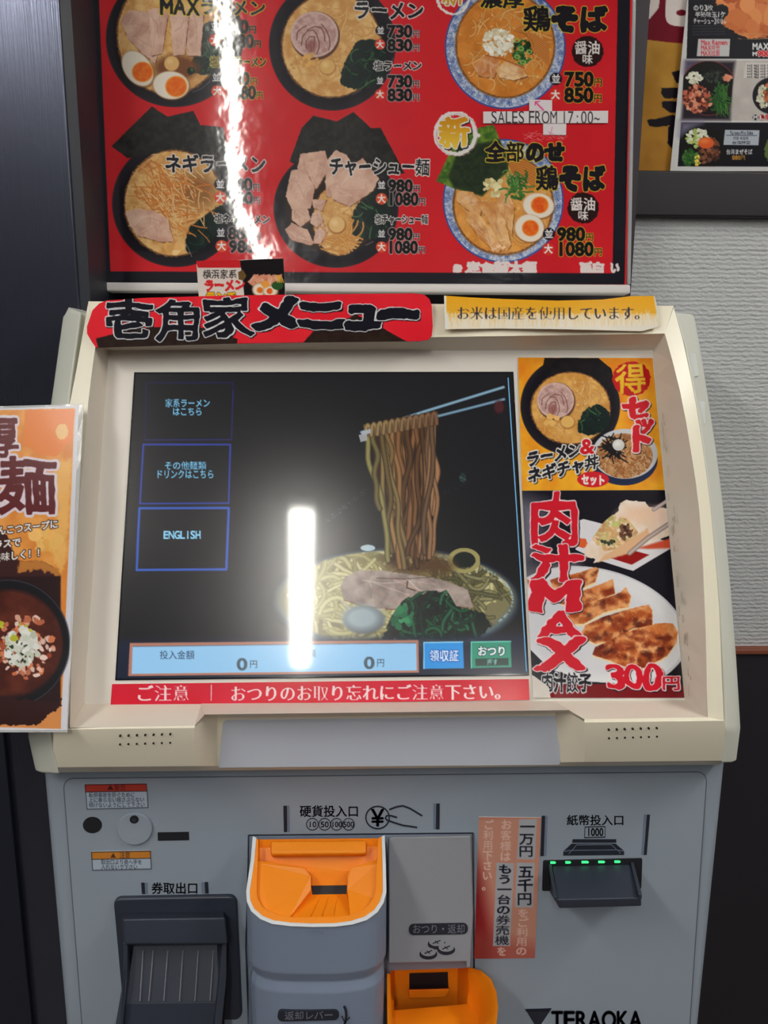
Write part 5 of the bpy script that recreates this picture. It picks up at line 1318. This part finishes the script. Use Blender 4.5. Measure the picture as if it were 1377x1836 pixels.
# ticket outlet
def PA(lst): return np.array([sp_ if len(np.shape(sp_)) else sp_ for sp_ in lst])
prism('outlet_frame', rrect([(202, 1612), (424, 1608), (434, 1830), (222, 1832)], 14, 6), LP, .0, .006, M['dark'], mach, bevel=.002)
prism('outlet_cavity', [(228, 1690), (410, 1688), (402, 1838), (216, 1840)], LP, .0055, .0068, M['darker'], mach)
def wedge(name, pts, m, parent, bevel=0.0, label=None):
    """closed solid from two outlines: pts = list of (px,py,Y) front then back"""
    n = len(pts) // 2; V = [yp(*p) for p in pts]
    f = [tuple(range(n)), tuple(range(2 * n - 1, n - 1, -1))] + [(i, (i + 1) % n, n + (i + 1) % n, n + i) for i in range(n)]
    return mesh(name, V, f, m, parent, bevel=bevel, label=label)
wedge('outlet_hood', [(220, 1648, .618), (404, 1645, .618), (408, 1692, .612), (222, 1693, .612), (218, 1637, .635), (402, 1633, .635), (406, 1694, .635), (226, 1696, .635)], M['dark'], mach, bevel=.0015)
ramp = wedge('outlet_ramp', [(240, 1696, .633), (396, 1694, .633), (388, 1796, .612), (224, 1798, .612), (240, 1700, .6345), (396, 1700, .6345), (388, 1815, .634), (224, 1815, .634)], M['dark'], mach)
for xt, xb in ((257, 251), (275, 267), (301, 294), (328.5, 322), (356, 349.7), (383, 377)):
    V = []
    for px_, py_, y_ in ((xt, 1704, .6312), (xb, 1795, .6124)):
        for dx, dy in ((-1.6, 0), (1.6, 0), (0, -.0022)): V.append(yp(px_ + dx * .8, py_, y_ + dy))
    mesh('outlet_ridge', V, [(0, 1, 2), (3, 5, 4), (0, 2, 5, 3), (1, 4, 5, 2), (0, 3, 4, 1)], M['ridge'], mach)
wedge('outlet_lip', [(224, 1798, .612), (388, 1796, .612), (378, 1900, .600), (204, 1902, .600), (226, 1800, .634), (386, 1800, .634), (380, 1900, .634), (206, 1902, .634)], M['dark'], mach, bevel=.001)
wedge('outlet_side', [(220, 1690, .626), (229, 1690, .626), (227, 1758, .612), (214, 1900, .592), (196, 1900, .592), (221, 1756, .612), (232, 1690, .635), (240, 1690, .635), (240, 1758, .635), (236, 1880, .635), (220, 1880, .635), (234, 1756, .635)], M['dark'], mach, bevel=.0008)
wedge('outlet_side', [(398, 1690, .626), (407, 1690, .626), (406, 1752, .612), (392, 1900, .592), (376, 1900, .592), (394, 1752, .612), (388, 1690, .635), (398, 1690, .635), (398, 1752, .635), (384, 1880, .635), (372, 1880, .635), (386, 1752, .635)], M['dark'], mach, bevel=.0008)

# coin unit
ribbon('unit_seam', [(446, 1836), (441, 1700), (446, 1498), (848, 1494), (850, 1736)], 3.0, LP, .0015, M['ink'], mach)
prism('unit_backing', [(448, 1500), (847, 1496), (848, 1735), (700, 1740), (700, 1900), (445, 1900)], LP, .0, .0022, M['housing'], mach)
rimpx = [(453, 1499), (449, 1545), (441, 1598), (442, 1616), (450, 1634), (466, 1648), (488, 1657), (520, 1661), (560, 1662.5), (600, 1662), (632, 1658), (658, 1650), (677, 1636), (688, 1619), (693, 1600), (692, 1550), (690, 1497)]
rim_w = TP.at(rimpx, 0.0)
zc1, zc2, zc3, zc4 = [YP(.588).at((570, q))[0][2] for q in (1718, 1738, 1754, 1960)]
ctr = rim_w.mean(0)
def lvl(z, ins=0.0):
    r = rim_w.copy(); 
    for i in range(1, len(r) - 1):
        d = np.array([ctr[0] - r[i][0], max(0, .63 - r[i][1]), 0]); d /= np.linalg.norm(d) + 1e-9; r[i] += d * ins
    r[:, 2] = np.minimum(r[:, 2] - .001, z) if z is not None else r[:, 2]
    r[0][1] = r[-1][1] = .6395
    return r
V = []; Fc = []
rs = [addrow(rim_w)] + [addrow(lvl(z, i)) for z, i in ((zc1, 0), (zc2, .0045), (zc3, .0015), (zc4, .003))]
for a, b in zip(rs[:-1], rs[1:]): strip(a, b)
Fc.append(tuple(rs[-1]))
mesh('coin_housing', V, Fc, M['housing'], mach, bevel=.0015, bang=18)
# white rim: raised band following the tray edge
inner = [(460, 1502), (456, 1546), (448, 1598), (449, 1614), (456, 1629), (471, 1642), (491, 1650), (522, 1654), (560, 1655.5), (600, 1655), (629, 1651), (653, 1643.5), (671, 1631), (681, 1616), (686, 1599), (685.5, 1550), (684, 1500)]
V = []; Fc = []
ra = addrow(TP.at(rimpx, .0)); rb = addrow(TP.at(rimpx, .0022)); rc = addrow(TP.at(inner, .0022)); rd = addrow(TP.at(inner, -.001))
strip(ra, rb); strip(rb, rc); strip(rc, rd)
mesh('coin_tray_rim', V, Fc, M['rim'], mach, bevel=.0006, label='thin white rim around the orange coin tray')
def tp(px_, py_, o): return TP.at((px_, py_), o)[0]
V = []; Fc = []
inner2 = [(463, 1505), (462, 1548), (460, 1598), (462, 1612), (469, 1624), (482, 1634), (500, 1641), (526, 1645), (560, 1646.5), (598, 1646), (624, 1642), (645, 1635), (660, 1624), (669, 1611), (674, 1597), (676, 1549), (678, 1503)]
ra = addrow(TP.at(inner, .0012)); rb = addrow(TP.at(inner2, .0012)); strip(ra, rb)
rc = addrow(TP.at(inner2, -.003)); strip(rb, rc)
def add(p): V.append(tuple(p)); return len(V) - 1
# left wedge top, right wedge top
l2, l3, l3b, l4 = add(tp(546, 1557, -.005)), add(tp(557, 1571, -.007)), add(tp(557, 1596, -.008)), add(tp(519, 1645, -.0035))
l0 = add(tp(463, 1543, -.004))
Fc.append((l0, rc[1], rc[2], rc[3], rc[4], rc[5], rc[6], l4, l3b, l3, l2))
r2, r3, r3b, r4 = add(tp(630, 1556, -.005)), add(tp(623, 1570, -.007)), add(tp(623, 1595, -.008)), add(tp(628, 1642, -.0035))
r0 = add(tp(676, 1541, -.004))
Fc.append((r0, r2, r3, r3b, r4, rc[11], rc[12], rc[13], rc[14], rc[15]))
# channel floor
f1, f2, f3, f4 = add(tp(560, 1604, -.020)), add(tp(621, 1603, -.020)), add(tp(627, 1643, -.005)), add(tp(521, 1646, -.005))
Fc.append((f1, f2, f3, f4)); Fc += [(l3b, f1, f4, l4), (r3b, r4, f3, f2), (l4, f4, f3, r4, rc[10], rc[9], rc[8], rc[7], rc[6])]
# back slope
b1, b2, b3, b4 = add(tp(463, 1520, -.008)), add(tp(678, 1518, -.008)), add(tp(558, 1588, -.022)), add(tp(622, 1587, -.022))
l0d, r0d = add(tp(464, 1546, -.012)), add(tp(675, 1544, -.012)); l2d, r2d = add(tp(548, 1563, -.016)), add(tp(628, 1562, -.016))
Fc += [(b1, b2, r0d, r2d, l2d, l0d), (l2d, r2d, b4, b3), (l0, l0d, l2d, l2), (r0, r2, r2d, r0d), (l2, l2d, l3), (l3, l2d, b3, l3b), (r2, r3, r2d), (r3, r3b, b4, r2d)]
Fc += [(l3b, b3, f1), (r3b, f2, b4), (rc[0], b1, b2, rc[16]), (rc[0], rc[1], l0, b1), (b1, l0, l0d), (rc[16], b2, r0, rc[15]), (b2, r0d, r0)]
mesh('coin_tray', V, Fc, M['orange'], mach, label='orange funnel shaped coin tray')
prism('coin_slot', [(555, 1584), (626, 1583), (626, 1606), (555, 1607)], TP, -.027, -.0225, M['darker'], mach)
prism('tray_flap', [(485, 1507), (657, 1506), (657, 1530), (485, 1532)], TP, -.008, .0012, M['orange'], mach, bevel=.0022, bseg=3)
for x0, x1 in ((575, 557), (590, 577), (605, 598)):
    V = [tp(x0 - .5, 1606, -.0192), tp(x0 + .5, 1606, -.0192), tp(x1 + .6, 1644, -.0046), tp(x1 - .6, 1644, -.0046), tp(x0, 1606, -.0185), tp(x1, 1644, -.0038)]
    mesh('channel_rib', V, [(0, 1, 4), (3, 5, 2), (0, 4, 5, 3), (1, 2, 5, 4)], M['orange'], mach)
# embossed dots on the housing (braille)
bd = []
for y in (1669, 1674):
    for x in (553, 558, 563, 571, 576): bd.append(prism('dot', ellp(x + (y - 1669), y, 1.4, 1.3, 8), YP(float(rim_w[:, 1].min()) + .0005), -.001, .0012, M['housing']))
tag(join(bd, 'embossed_dots', mach), kind='stuff')
YH = float(rim_w[:, 1].min()) + .0024
HP = YP(YH)
prism('lever_plate', rrect([(497, 1814), (608, 1811), (608, 1829), (498, 1832)], 9, 6), HP, -.001, .0022, M['ink'], mach)
lettering('lettering', '返却レバー', 510, 1814, 598, 1830, HP, .0026, M['pale_ink'], mach, slope=-.02)
ribbon('lever_arrow', interp([(617, 1804), (620, 1812), (621, 1822), (618, 1838)], 10), 4.4, HP, .0022, M['ink'], mach)
ribbon('lever_arrow', [(613, 1822), (618, 1834), (627, 1824)], 2.6, HP, .0022, M['ink'], mach)
# change cover and chute
wedge('change_cover', [(697, 1505, .633), (700, 1502, .632), (844, 1499, .632), (848, 1640, .622), (843, 1735, .616), (836, 1735, .616), (836, 1724, .616), (697, 1727, .616),
                       (695, 1500, .6395), (695, 1498, .6395), (847, 1495, .6395), (849, 1640, .6395), (844, 1735, .6395), (838, 1735, .6395), (838, 1724, .6395), (697, 1727, .6395)], M['cover'], mach, bevel=.0014)
CP = Plane(yp(770, 1505, .6318), np.cross(yp(844, 1499, .632) - yp(700, 1502, .632), yp(697, 1727, .616) - yp(700, 1502, .632)))
if CP.n[1] > 0: CP.n = -CP.n
CP = Plane(yp(770, 1727, .616), CP.n)
prism('change_plate', rrect([(733, 1657), (839, 1655), (839, 1675), (733, 1677)], 9, 6), CP, -.001, .0008, M['ink'], mach)
lettering('lettering', 'おつり・返却', 739, 1657, 834, 1675, CP, .0012, M['pale_ink'], mach)
for cx_, cy_ in ((768, 1707), (800, 1699), (783, 1689)):
    base = ellp(cx_, cy_ + 4, 16, 9.5, 30); topc = ellp(cx_, cy_, 16, 9.5, 30)
    prism('coin_drawing', base, CP, -.0005, .0006, M['ink'], mach); prism('coin_drawing', ellp(cx_, cy_, 13.6, 7.4, 28), CP, .0004, .0009, M['cover'], mach)
    ribbon('coin_drawing', [(cx_ - 7, cy_ + 3), (cx_, cy_), (cx_ + 7, cy_ - 3)], 1.6, CP, .0012, M['ink'], mach); ribbon('coin_drawing', [(cx_ - 3, cy_ - 2), (cx_ + 3, cy_ + 3)], 1.4, CP, .0012, M['ink'], mach)
V = []
for y_, e in ((.6395, .0), (.668, .006)):
    for x_, z_ in ((hx0 + e, hz0 + e), (hx1 - e, hz0 + e), (hx1 - e, hz1 - e), (hx0 + e, hz1 - e)): V.append((x_, y_, z_))
mesh('chute_box', V, [(4, 5, 6, 7), (0, 1, 5, 4), (1, 2, 6, 5), (2, 3, 7, 6), (3, 0, 4, 7)], M['orange'], mach)
prism('chute_window', [(734, 1746), (803, 1744), (804, 1771), (734, 1773)], YP(.668), -.001, .0010, M['darker'], mach)
wedge('chute_ledge', [(732, 1775, .652), (807, 1773, .652), (800, 1788, .654), (734, 1790, .654), (732, 1773, .6675), (807, 1771, .6675), (800, 1786, .6675), (734, 1788, .6675)], M['orange'], mach, bevel=.0008)
rimo = [(840, 1734, .6385), (862, 1740, .628), (880, 1755, .616), (890, 1778, .604), (893, 1805, .594), (890, 1836, .586), (878, 1866, .580), (850, 1888, .577), (800, 1898, .576), (740, 1896, .576), (706, 1880, .578), (695, 1850, .583), (694, 1800, .598), (694, 1745, .622)]
rimi = [(840, 1741, .6385), (858, 1746, .629), (873, 1760, .618), (882, 1781, .606), (885, 1806, .597), (882, 1834, .589), (871, 1859, .584), (846, 1879, .581), (799, 1888, .580), (742, 1886, .580), (713, 1872, .582), (703, 1846, .587), (701, 1800, .601), (700, 1747, .624)]
flo = [(838, 1800, .6385), (846, 1806, .636), (852, 1812, .632), (856, 1818, .626), (858, 1828, .620), (856, 1842, .612), (846, 1856, .606), (824, 1866, .602), (795, 1870, .600), (750, 1868, .600), (724, 1862, .602), (712, 1850, .608), (706, 1830, .620), (702, 1812, .6385)]
O = [yp(*p) for p in rimo]; I = [yp(*p) for p in rimi]; Fl = [yp(*p) for p in flo]
V = []; Fc = []
mid = [np.array(a) * .45 + np.array(b) * .55 + np.array([0, .004, -.003]) for a, b in zip(I, Fl)]
out1 = [(p[0], p[1] + .003, p[2] - .02) for p in O]; out2 = [(p[0] * .9 + .01, .6385, p[2] - .045) for p in O]
ro, ri_, rm_, rf, r1_, r2_ = addrow(O), addrow(I), addrow(mid), addrow(Fl), addrow(out1), addrow(out2)
for a, b in ((ro, ri_), (ri_, rm_), (rm_, rf), (ro, r1_), (r1_, r2_)): strip(a, b)
Fc.append(tuple(rf))
mesh('change_tray', V, Fc, M['orange'], mach, smooth=True, label='orange scooped change tray')
# note slot
prism('note_opening', rrect([(974, 1543), (1152, 1539), (1150, 1594), (972, 1598)], 3, 3), LP, .0, .0020, M['darker'], mach, bevel=.0003)
wedge('note_tray', [(998, 1613, .598), (1150, 1610, .598), (1150, 1625, .5985), (1003, 1629, .5985), (990, 1552, .638), (1130, 1549, .638), (1143, 1596, .638), (985, 1600, .638)], M['dark'], mach, bevel=.0012)
wedge('tray_guide', [(993, 1608, .597), (999, 1608, .597), (1000, 1615, .597), (994, 1615, .597), (983, 1549, .638), (989, 1549, .638), (990, 1560, .638), (984, 1560, .638)], M['dark'], mach, bevel=.0005)
wedge('tray_guide', [(1144, 1603, .597), (1151, 1603, .597), (1151, 1612, .597), (1145, 1612, .597), (1130, 1545, .638), (1136, 1545, .638), (1137, 1556, .638), (1131, 1556, .638)], M['dark'], mach, bevel=.0005)
for x0, x1, y in ((987, 997, 1547), (1014, 1024, 1546.6), (1043, 1056, 1546.2), (1073, 1085, 1545.8), (1102, 1113, 1545.4)):
    prism('green_light', [(x0, y - 1.8), (x1 - 2, y - 1.8), (x1, y), (x1 - 2, y + 1.8), (x0, y + 1.8)], LP, .002, .0026, M['led'], mach)

# ------------------------------------------------------------------ stickers and signs fixed to the machine
mp_paper = print_mat('paper_print', rough=.6, spec=.12)
mp_gloss = print_mat('gloss_print', rough=.32, coat=.2, coat_r=.15, spec=.2)
mp_lam = print_mat('laminated_print', rough=.4, coat=.45, coat_r=.12, bump=.25, bscale=45, spec=.15)
def signp(o, label, cat, group=None): return tag(o, label, cat, group)
signp(sheet('sticker', paint_caution_strip(), [(201, 1226.5), (948, 1217.5), (949.5, 1255), (198, 1265.5)], SP, .0012, mp_gloss, step=1.0), 'long red strip sticker with white writing under the screen', 'sticker')
signp(sheet('sticker', paint_set_sticker(), [(928.5, 641), (1170, 642), (1191.5, 878.5), (936, 879.5)], SP, .0012, mp_gloss, step=1.0), 'orange ramen and rice bowl set sticker at the upper right of the screen', 'sticker')
gw = lambda s, t: .0022 * np.clip(1 - np.hypot(s * 1.0, (1 - t) * 1.5) / .14, 0, 1) ** 1.5
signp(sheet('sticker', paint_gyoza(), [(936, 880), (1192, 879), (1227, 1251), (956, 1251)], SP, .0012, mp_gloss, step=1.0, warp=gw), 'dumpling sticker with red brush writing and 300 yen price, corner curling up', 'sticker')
signp(sheet('sticker', paint_notice(), [(859, 1465), (970, 1466), (959, 1718), (850, 1719)], LP, .0018, mp_gloss, step=1.0), 'pink and red vertical notice sticker beside the banknote slot', 'sticker')

# red name banner stuck over the top edge of the head
TOPP = Plane(sp(680, 600, .0255), SP.n)
cvb = paint_logo_banner()
bw = lambda s, t: .004 * np.clip(.05 - s, 0, 1) * -14 * .5
def shaped_sheet(name, cv, outline, plane, off, m, step=1.0, thick=.0006, warp=None):
    """like sheet(), but cut to an outline: cells whose centre lies outside are dropped"""
    P0 = np.array(outline, float); x0, y0 = P0.min(0); x1, y1 = P0.max(0)
    nx = int((x1 - x0) / step) + 1; ny = int((y1 - y0) / step) + 1
    X, Y = np.meshgrid(np.linspace(x0, x1, nx), np.linspace(y0, y1, ny))
    d = cv.sd_poly(P0, X, Y)
    # pull outside grid points near the edge onto it
    gy_, gx_ = np.gradient(d, (y1 - y0) / (ny - 1), (x1 - x0) / (nx - 1)); g = np.hypot(gx_, gy_) + 1e-6
    near = (d < 0) & (d > -1.6 * step)
    X2 = np.where(near, X - d * gx_ / g, X); Y2 = np.where(near, Y - d * gy_ / g, Y)
    use = d > -1.6 * step
    ok = use[:-1, :-1] & use[1:, :-1] & use[1:, 1:] & use[:-1, 1:]
    idx = np.full(X.size, -1); cells = np.argwhere(ok); n_ = np.arange(X.size).reshape(X.shape)
    q = np.stack([n_[cells[:, 0], cells[:, 1]], n_[cells[:, 0] + 1, cells[:, 1]], n_[cells[:, 0] + 1, cells[:, 1] + 1], n_[cells[:, 0], cells[:, 1] + 1]], 1)
    u = np.unique(q); idx[u] = np.arange(len(u)); q = idx[q]
    P = np.stack([X2.ravel()[u], Y2.ravel()[u]], 1)
    o_ = np.full(len(P), off) + (warp(P[:, 0], P[:, 1]) if warp else 0)
    A = plane.at(P, o_); B = A - plane.n * thick; n = len(A)
    C = np.maximum(lin(np.clip(cv.sample(P[None]).reshape(-1, 3), 0, 255)) - .009, .0015)
    e = np.concatenate([q[:, [0, 1]], q[:, [1, 2]], q[:, [2, 3]], q[:, [3, 0]]])
    key = np.sort(e, 1); _, inv, cnt = np.unique(key, axis=0, return_inverse=True, return_counts=True)
    be = e[cnt[inv.ravel()] == 1]
    faces = np.concatenate([q, q[:, ::-1] + n, np.stack([be[:, 1], be[:, 0], be[:, 0] + n, be[:, 1] + n], 1)])
    V = np.vstack([A, B]); c0 = (V.min(0) + V.max(0)) / 2
    me = bpy.data.meshes.new(name); me.vertices.add(len(V)); me.vertices.foreach_set('co', (V - c0).astype(np.float32).ravel())
    me.loops.add(faces.size); me.loops.foreach_set('vertex_index', faces.ravel().astype(np.int32))
    me.polygons.add(len(faces)); me.polygons.foreach_set('loop_start', (np.arange(len(faces)) * 4).astype(np.int32)); me.update(calc_edges=True)
    ca = me.color_attributes.new('Col', 'FLOAT_COLOR', 'POINT'); ca.data.foreach_set('color', np.hstack([np.vstack([C, C]), np.ones((2 * n, 1))]).astype(np.float32).ravel())
    me.materials.append(m); o = bpy.data.objects.new(name, me); link(o, None, Vector(c0)); return o
bo = [(178, 544), (190, 539), (260, 534), (400, 530), (560, 527.5), (740, 526), (760, 528), (770, 536), (774, 548), (776, 585), (774, 602), (768, 609), (750, 611.5), (600, 613), (400, 616), (240, 621), (172, 623), (164, 612), (156, 598), (156, 585), (166, 556)]
signp(shaped_sheet('banner_sign', cvb, bo, TOPP, .0012, mp_paper, warp=lambda x, y: .0015 * np.sin(x / 60.) * 0 + 0.0), 'red banner sign with large black brushed Japanese letters on top of the machine', 'sign')
no = [(796, 530), (840, 533), (900, 536), (1000, 539), (1080, 537), (1130, 531), (1174, 530.5), (1180, 560), (1183.5, 585), (1150, 594), (1080, 592), (1000, 590), (900, 589), (798, 590)]
signp(shaped_sheet('paper_sign', paint_rice_note(), no, TOPP, .0012, mp_lam, warp=lambda x, y: .002 + .0016 * np.sin(x / 38.)), 'yellow laminated paper sign about rice on the top edge of the machine', 'sign')
# small card tucked behind the red banner
signp(sheet('menu_card', paint_card(), [(352, 468), (508, 463.5), (513, 540), (357, 541)], YP(.80), .0, mp_gloss, step=1.0), 'small menu card with a ramen drawing standing behind the red banner', 'card')
# flyer hanging over the left of the head
FLP = Plane(sp(135, 1000, .037), (SP.n + np.array([-.10, 0, 0])))
flw = lambda s, t: .0022 * np.sin(t * 7.0)
mp_fly = print_mat('flyer_print', rough=.42, coat=.2, coat_r=.2, bump=.2, bscale=45, spec=.15)
fl = thing('hanging_flyer', 'orange laminated noodle flyer hanging over the left edge of the machine', 'flyer', tuple(FLP.at((60, 1310))[0]))
sheet('print', paint_left_flyer(), [(-150, 738), (141, 727), (119.5, 1309), (-150, 1309)], FLP, .001, mp_fly, fl, step=1.1, warp=flw)
V = []; Fc = []
lam_o = [(-156, 733), (150, 724), (121, 1313), (-156, 1313)]; lam_i = [(-150, 738), (141, 727), (119.5, 1309), (-150, 1309)]
Pn = 24; es = []
A_, B_ = [], []
for (a, b), (c_, d_) in zip(zip(lam_o, lam_o[1:] + lam_o[:1]), zip(lam_i, lam_i[1:] + lam_i[:1])):
    for t in np.linspace(0, 1, Pn, endpoint=False):
        A_.append(np.array(a) * (1 - t) + np.array(b) * t); B_.append(np.array(c_) * (1 - t) + np.array(d_) * t)
A_, B_ = np.array(A_), np.array(B_)
ty = (B_[:, 1] - 727) / 582; off_ = .001 + flw(0, ty)
r_ = np.random.RandomState(3).uniform(-.0006, .0006, len(A_))
a1 = addrow(FLP.at(A_, off_ + r_)); b1_ = addrow(FLP.at(B_, off_)); a2 = addrow(FLP.at(A_, off_ + r_ - .0005)); b2_ = addrow(FLP.at(B_, off_ - .0005))
for i in range(len(A_)):
    j = (i + 1) % len(A_); Fc += [(a1[i], a1[j], b1_[j], b1_[i]), (a2[i], b2_[i], b2_[j], a2[j]), (a1[i], a2[i], a2[j], a1[j]), (b1_[i], b1_[j], b2_[j], b2_[i])]
mesh('laminate_edge', V, Fc, M['clear'], fl)

# ------------------------------------------------------------------ menu board leaning on the wall above
def MW(s, t):     # the laminated board bows a little
    C_ = 1 - .6 * np.clip((t - .68) / .22, 0, 1) ** 2
    return .05 * np.clip(.5 - t, 0, 1) ** 2 + .04 * np.clip(t - .7, 0, 1) ** 2 + .0048 * np.cos(2 * np.pi * np.minimum(s, .5)) * C_ + .0016 * np.exp(-((s - .27) / .13) ** 2)
def MWP(x, y): return MW((np.asarray(x) - 161.) / 970., (np.asarray(y) + 110.) / 622.)
def mwq(q):
    return lambda s, t: MWP(*np.moveaxis(quad_pt(q, s, t), -1, 0))
bd_ = thing('menu_board', 'large red ramen menu board in a clear frame above the machine', 'menu board', tuple(MP.at((640, 525))[0]))
mp_board = print_mat('board_print', rough=.4, coat=.7, coat_r=.07, bump=.20, bscale=60, spec=.1)
def ml(x0, x510, y): return x0 + (x510 - x0) * y / 510.
mq = [(ml(149.5, 173, -110), -110), (ml(1134, 1123, -110), -110), (1123, 512.5), (173, 513)]
sheet('menu_print', paint_menu(), mq, MP, .0060, mp_board, bd_, step=1.0, thick=.002, warp=MW)
prism('frame_back', [(ml(137, 151, -112), -112), (ml(1140, 1131, -112), -112), (1131, 518), (151, 516)], MP, -.005, -.0020, M['wood'], bd_)
prism('frame_rail', [(149, 505), (1131, 510), (1131, 526.5), (150, 521.5)], MP, -.006, .012, M['rail'], bd_, bevel=.002, label='white rail along the foot of the board')
prism('frame_rail', [(ml(137, 151, -112), -112), (ml(149, 165, -112), -112), (162, 505), (150, 505)], MP, -.006, .005, M['clear'], bd_, bevel=.001, label='clear side rail')
prism('frame_rail', [(ml(1134, 1124, -112), -112), (ml(1141, 1132, -112), -112), (1131, 510), (1124, 510)], MP, -.006, .005, M['clear'], bd_, bevel=.001, label='clear side rail')
for k, q in enumerate(([(949, 178.5), (990, 179.5), (990, 199), (949, 198.5)], [(974, 221), (1015.5, 221.5), (1015, 242), (974, 241.5)])):
    signp(sheet('paper_scrap', paint_arrow(k == 0), q, MP, .0068, mp_paper, step=.8, thick=.0003, warp=mwq(q)), ('white paper scrap with pink arrow above the sales strip', 'white paper scrap with faint pink arrow below the sales strip')[k], 'paper')
signp(sheet('paper_strip', paint_sales(), [(866.5, 200), (1090.5, 198.5), (1090, 220.5), (866.5, 221)], MP, .0074, mp_paper, step=.8, thick=.0003, warp=mwq([(866.5, 200), (1090.5, 198.5), (1090, 220.5), (866.5, 221)])), 'white paper strip about sales hours taped on the red menu board', 'paper')

# ------------------------------------------------------------------ right hand posters on the wall
signp(sheet('wall_banner', paint_right_banner(), [(1136, -110), (1540, -110), (1540, 311), (1127, 311)], WP, .002, mp_paper, step=1.4, thick=.001), 'yellow and maroon wall banner with black brush strokes right of the red board', 'banner')
rm = thing('menu_sheet', 'laminated menu sheet with small noodle pictures at the right edge', 'menu', tuple(WP.at((1330, 308))[0]))
sheet('print', paint_right_menu(), [(1243, -110), (1470, -110), (1466, 307), (1201.5, 307)], WP, .006, mp_lam, rm, step=1.0)

# pieces of one assembly hang under its main part
NEST = {'outlet_frame': ['outlet_cavity', 'outlet_hood', 'outlet_ramp', 'outlet_ridge', 'outlet_lip', 'outlet_side'],
        'coin_housing': ['coin_tray_rim', 'coin_tray', 'coin_slot', 'tray_flap', 'channel_rib', 'embossed_dots', 'lever_plate', 'lever_arrow'],
        'change_cover': ['change_plate', 'coin_drawing'], 'change_tray': ['chute_box', 'chute_window', 'chute_ledge'],
        'note_opening': ['note_tray', 'tray_guide', 'green_light'], 'lock_cover': ['cover_hole', 'lock_pin'], 'screen_glass': ['display', 'screen_edge_line'],
        'head_bezel': ['recess_walls', 'recess_plate', 'notch_plate', 'scuff_marks', 'speaker_grille'], 'side_shell.001': ['tape_piece'],
        'front_door': ['door_seam', 'lettering', 'printed_bar', 'coin_ring', 'hand_drawing', 'note_outline', 'note_slot_drawing', 'logo_triangle', 'warning_label', 'caution_label', 'sensor_hole', 'sensor_window']}
for pn, kids in NEST.items():
    po = bpy.data.objects[pn]
    for o in list(COL.objects):
        if o.parent == mach and o.name.split('.')[0] in kids:
            o.parent = po; o.matrix_parent_inverse = Matrix.Translation(-Vector(po['_wl']))
# remove the hidden glyph helper
bpy.data.objects.remove(_fo)
for o in COL.objects:
    if '_wl' in o: del o['_wl']
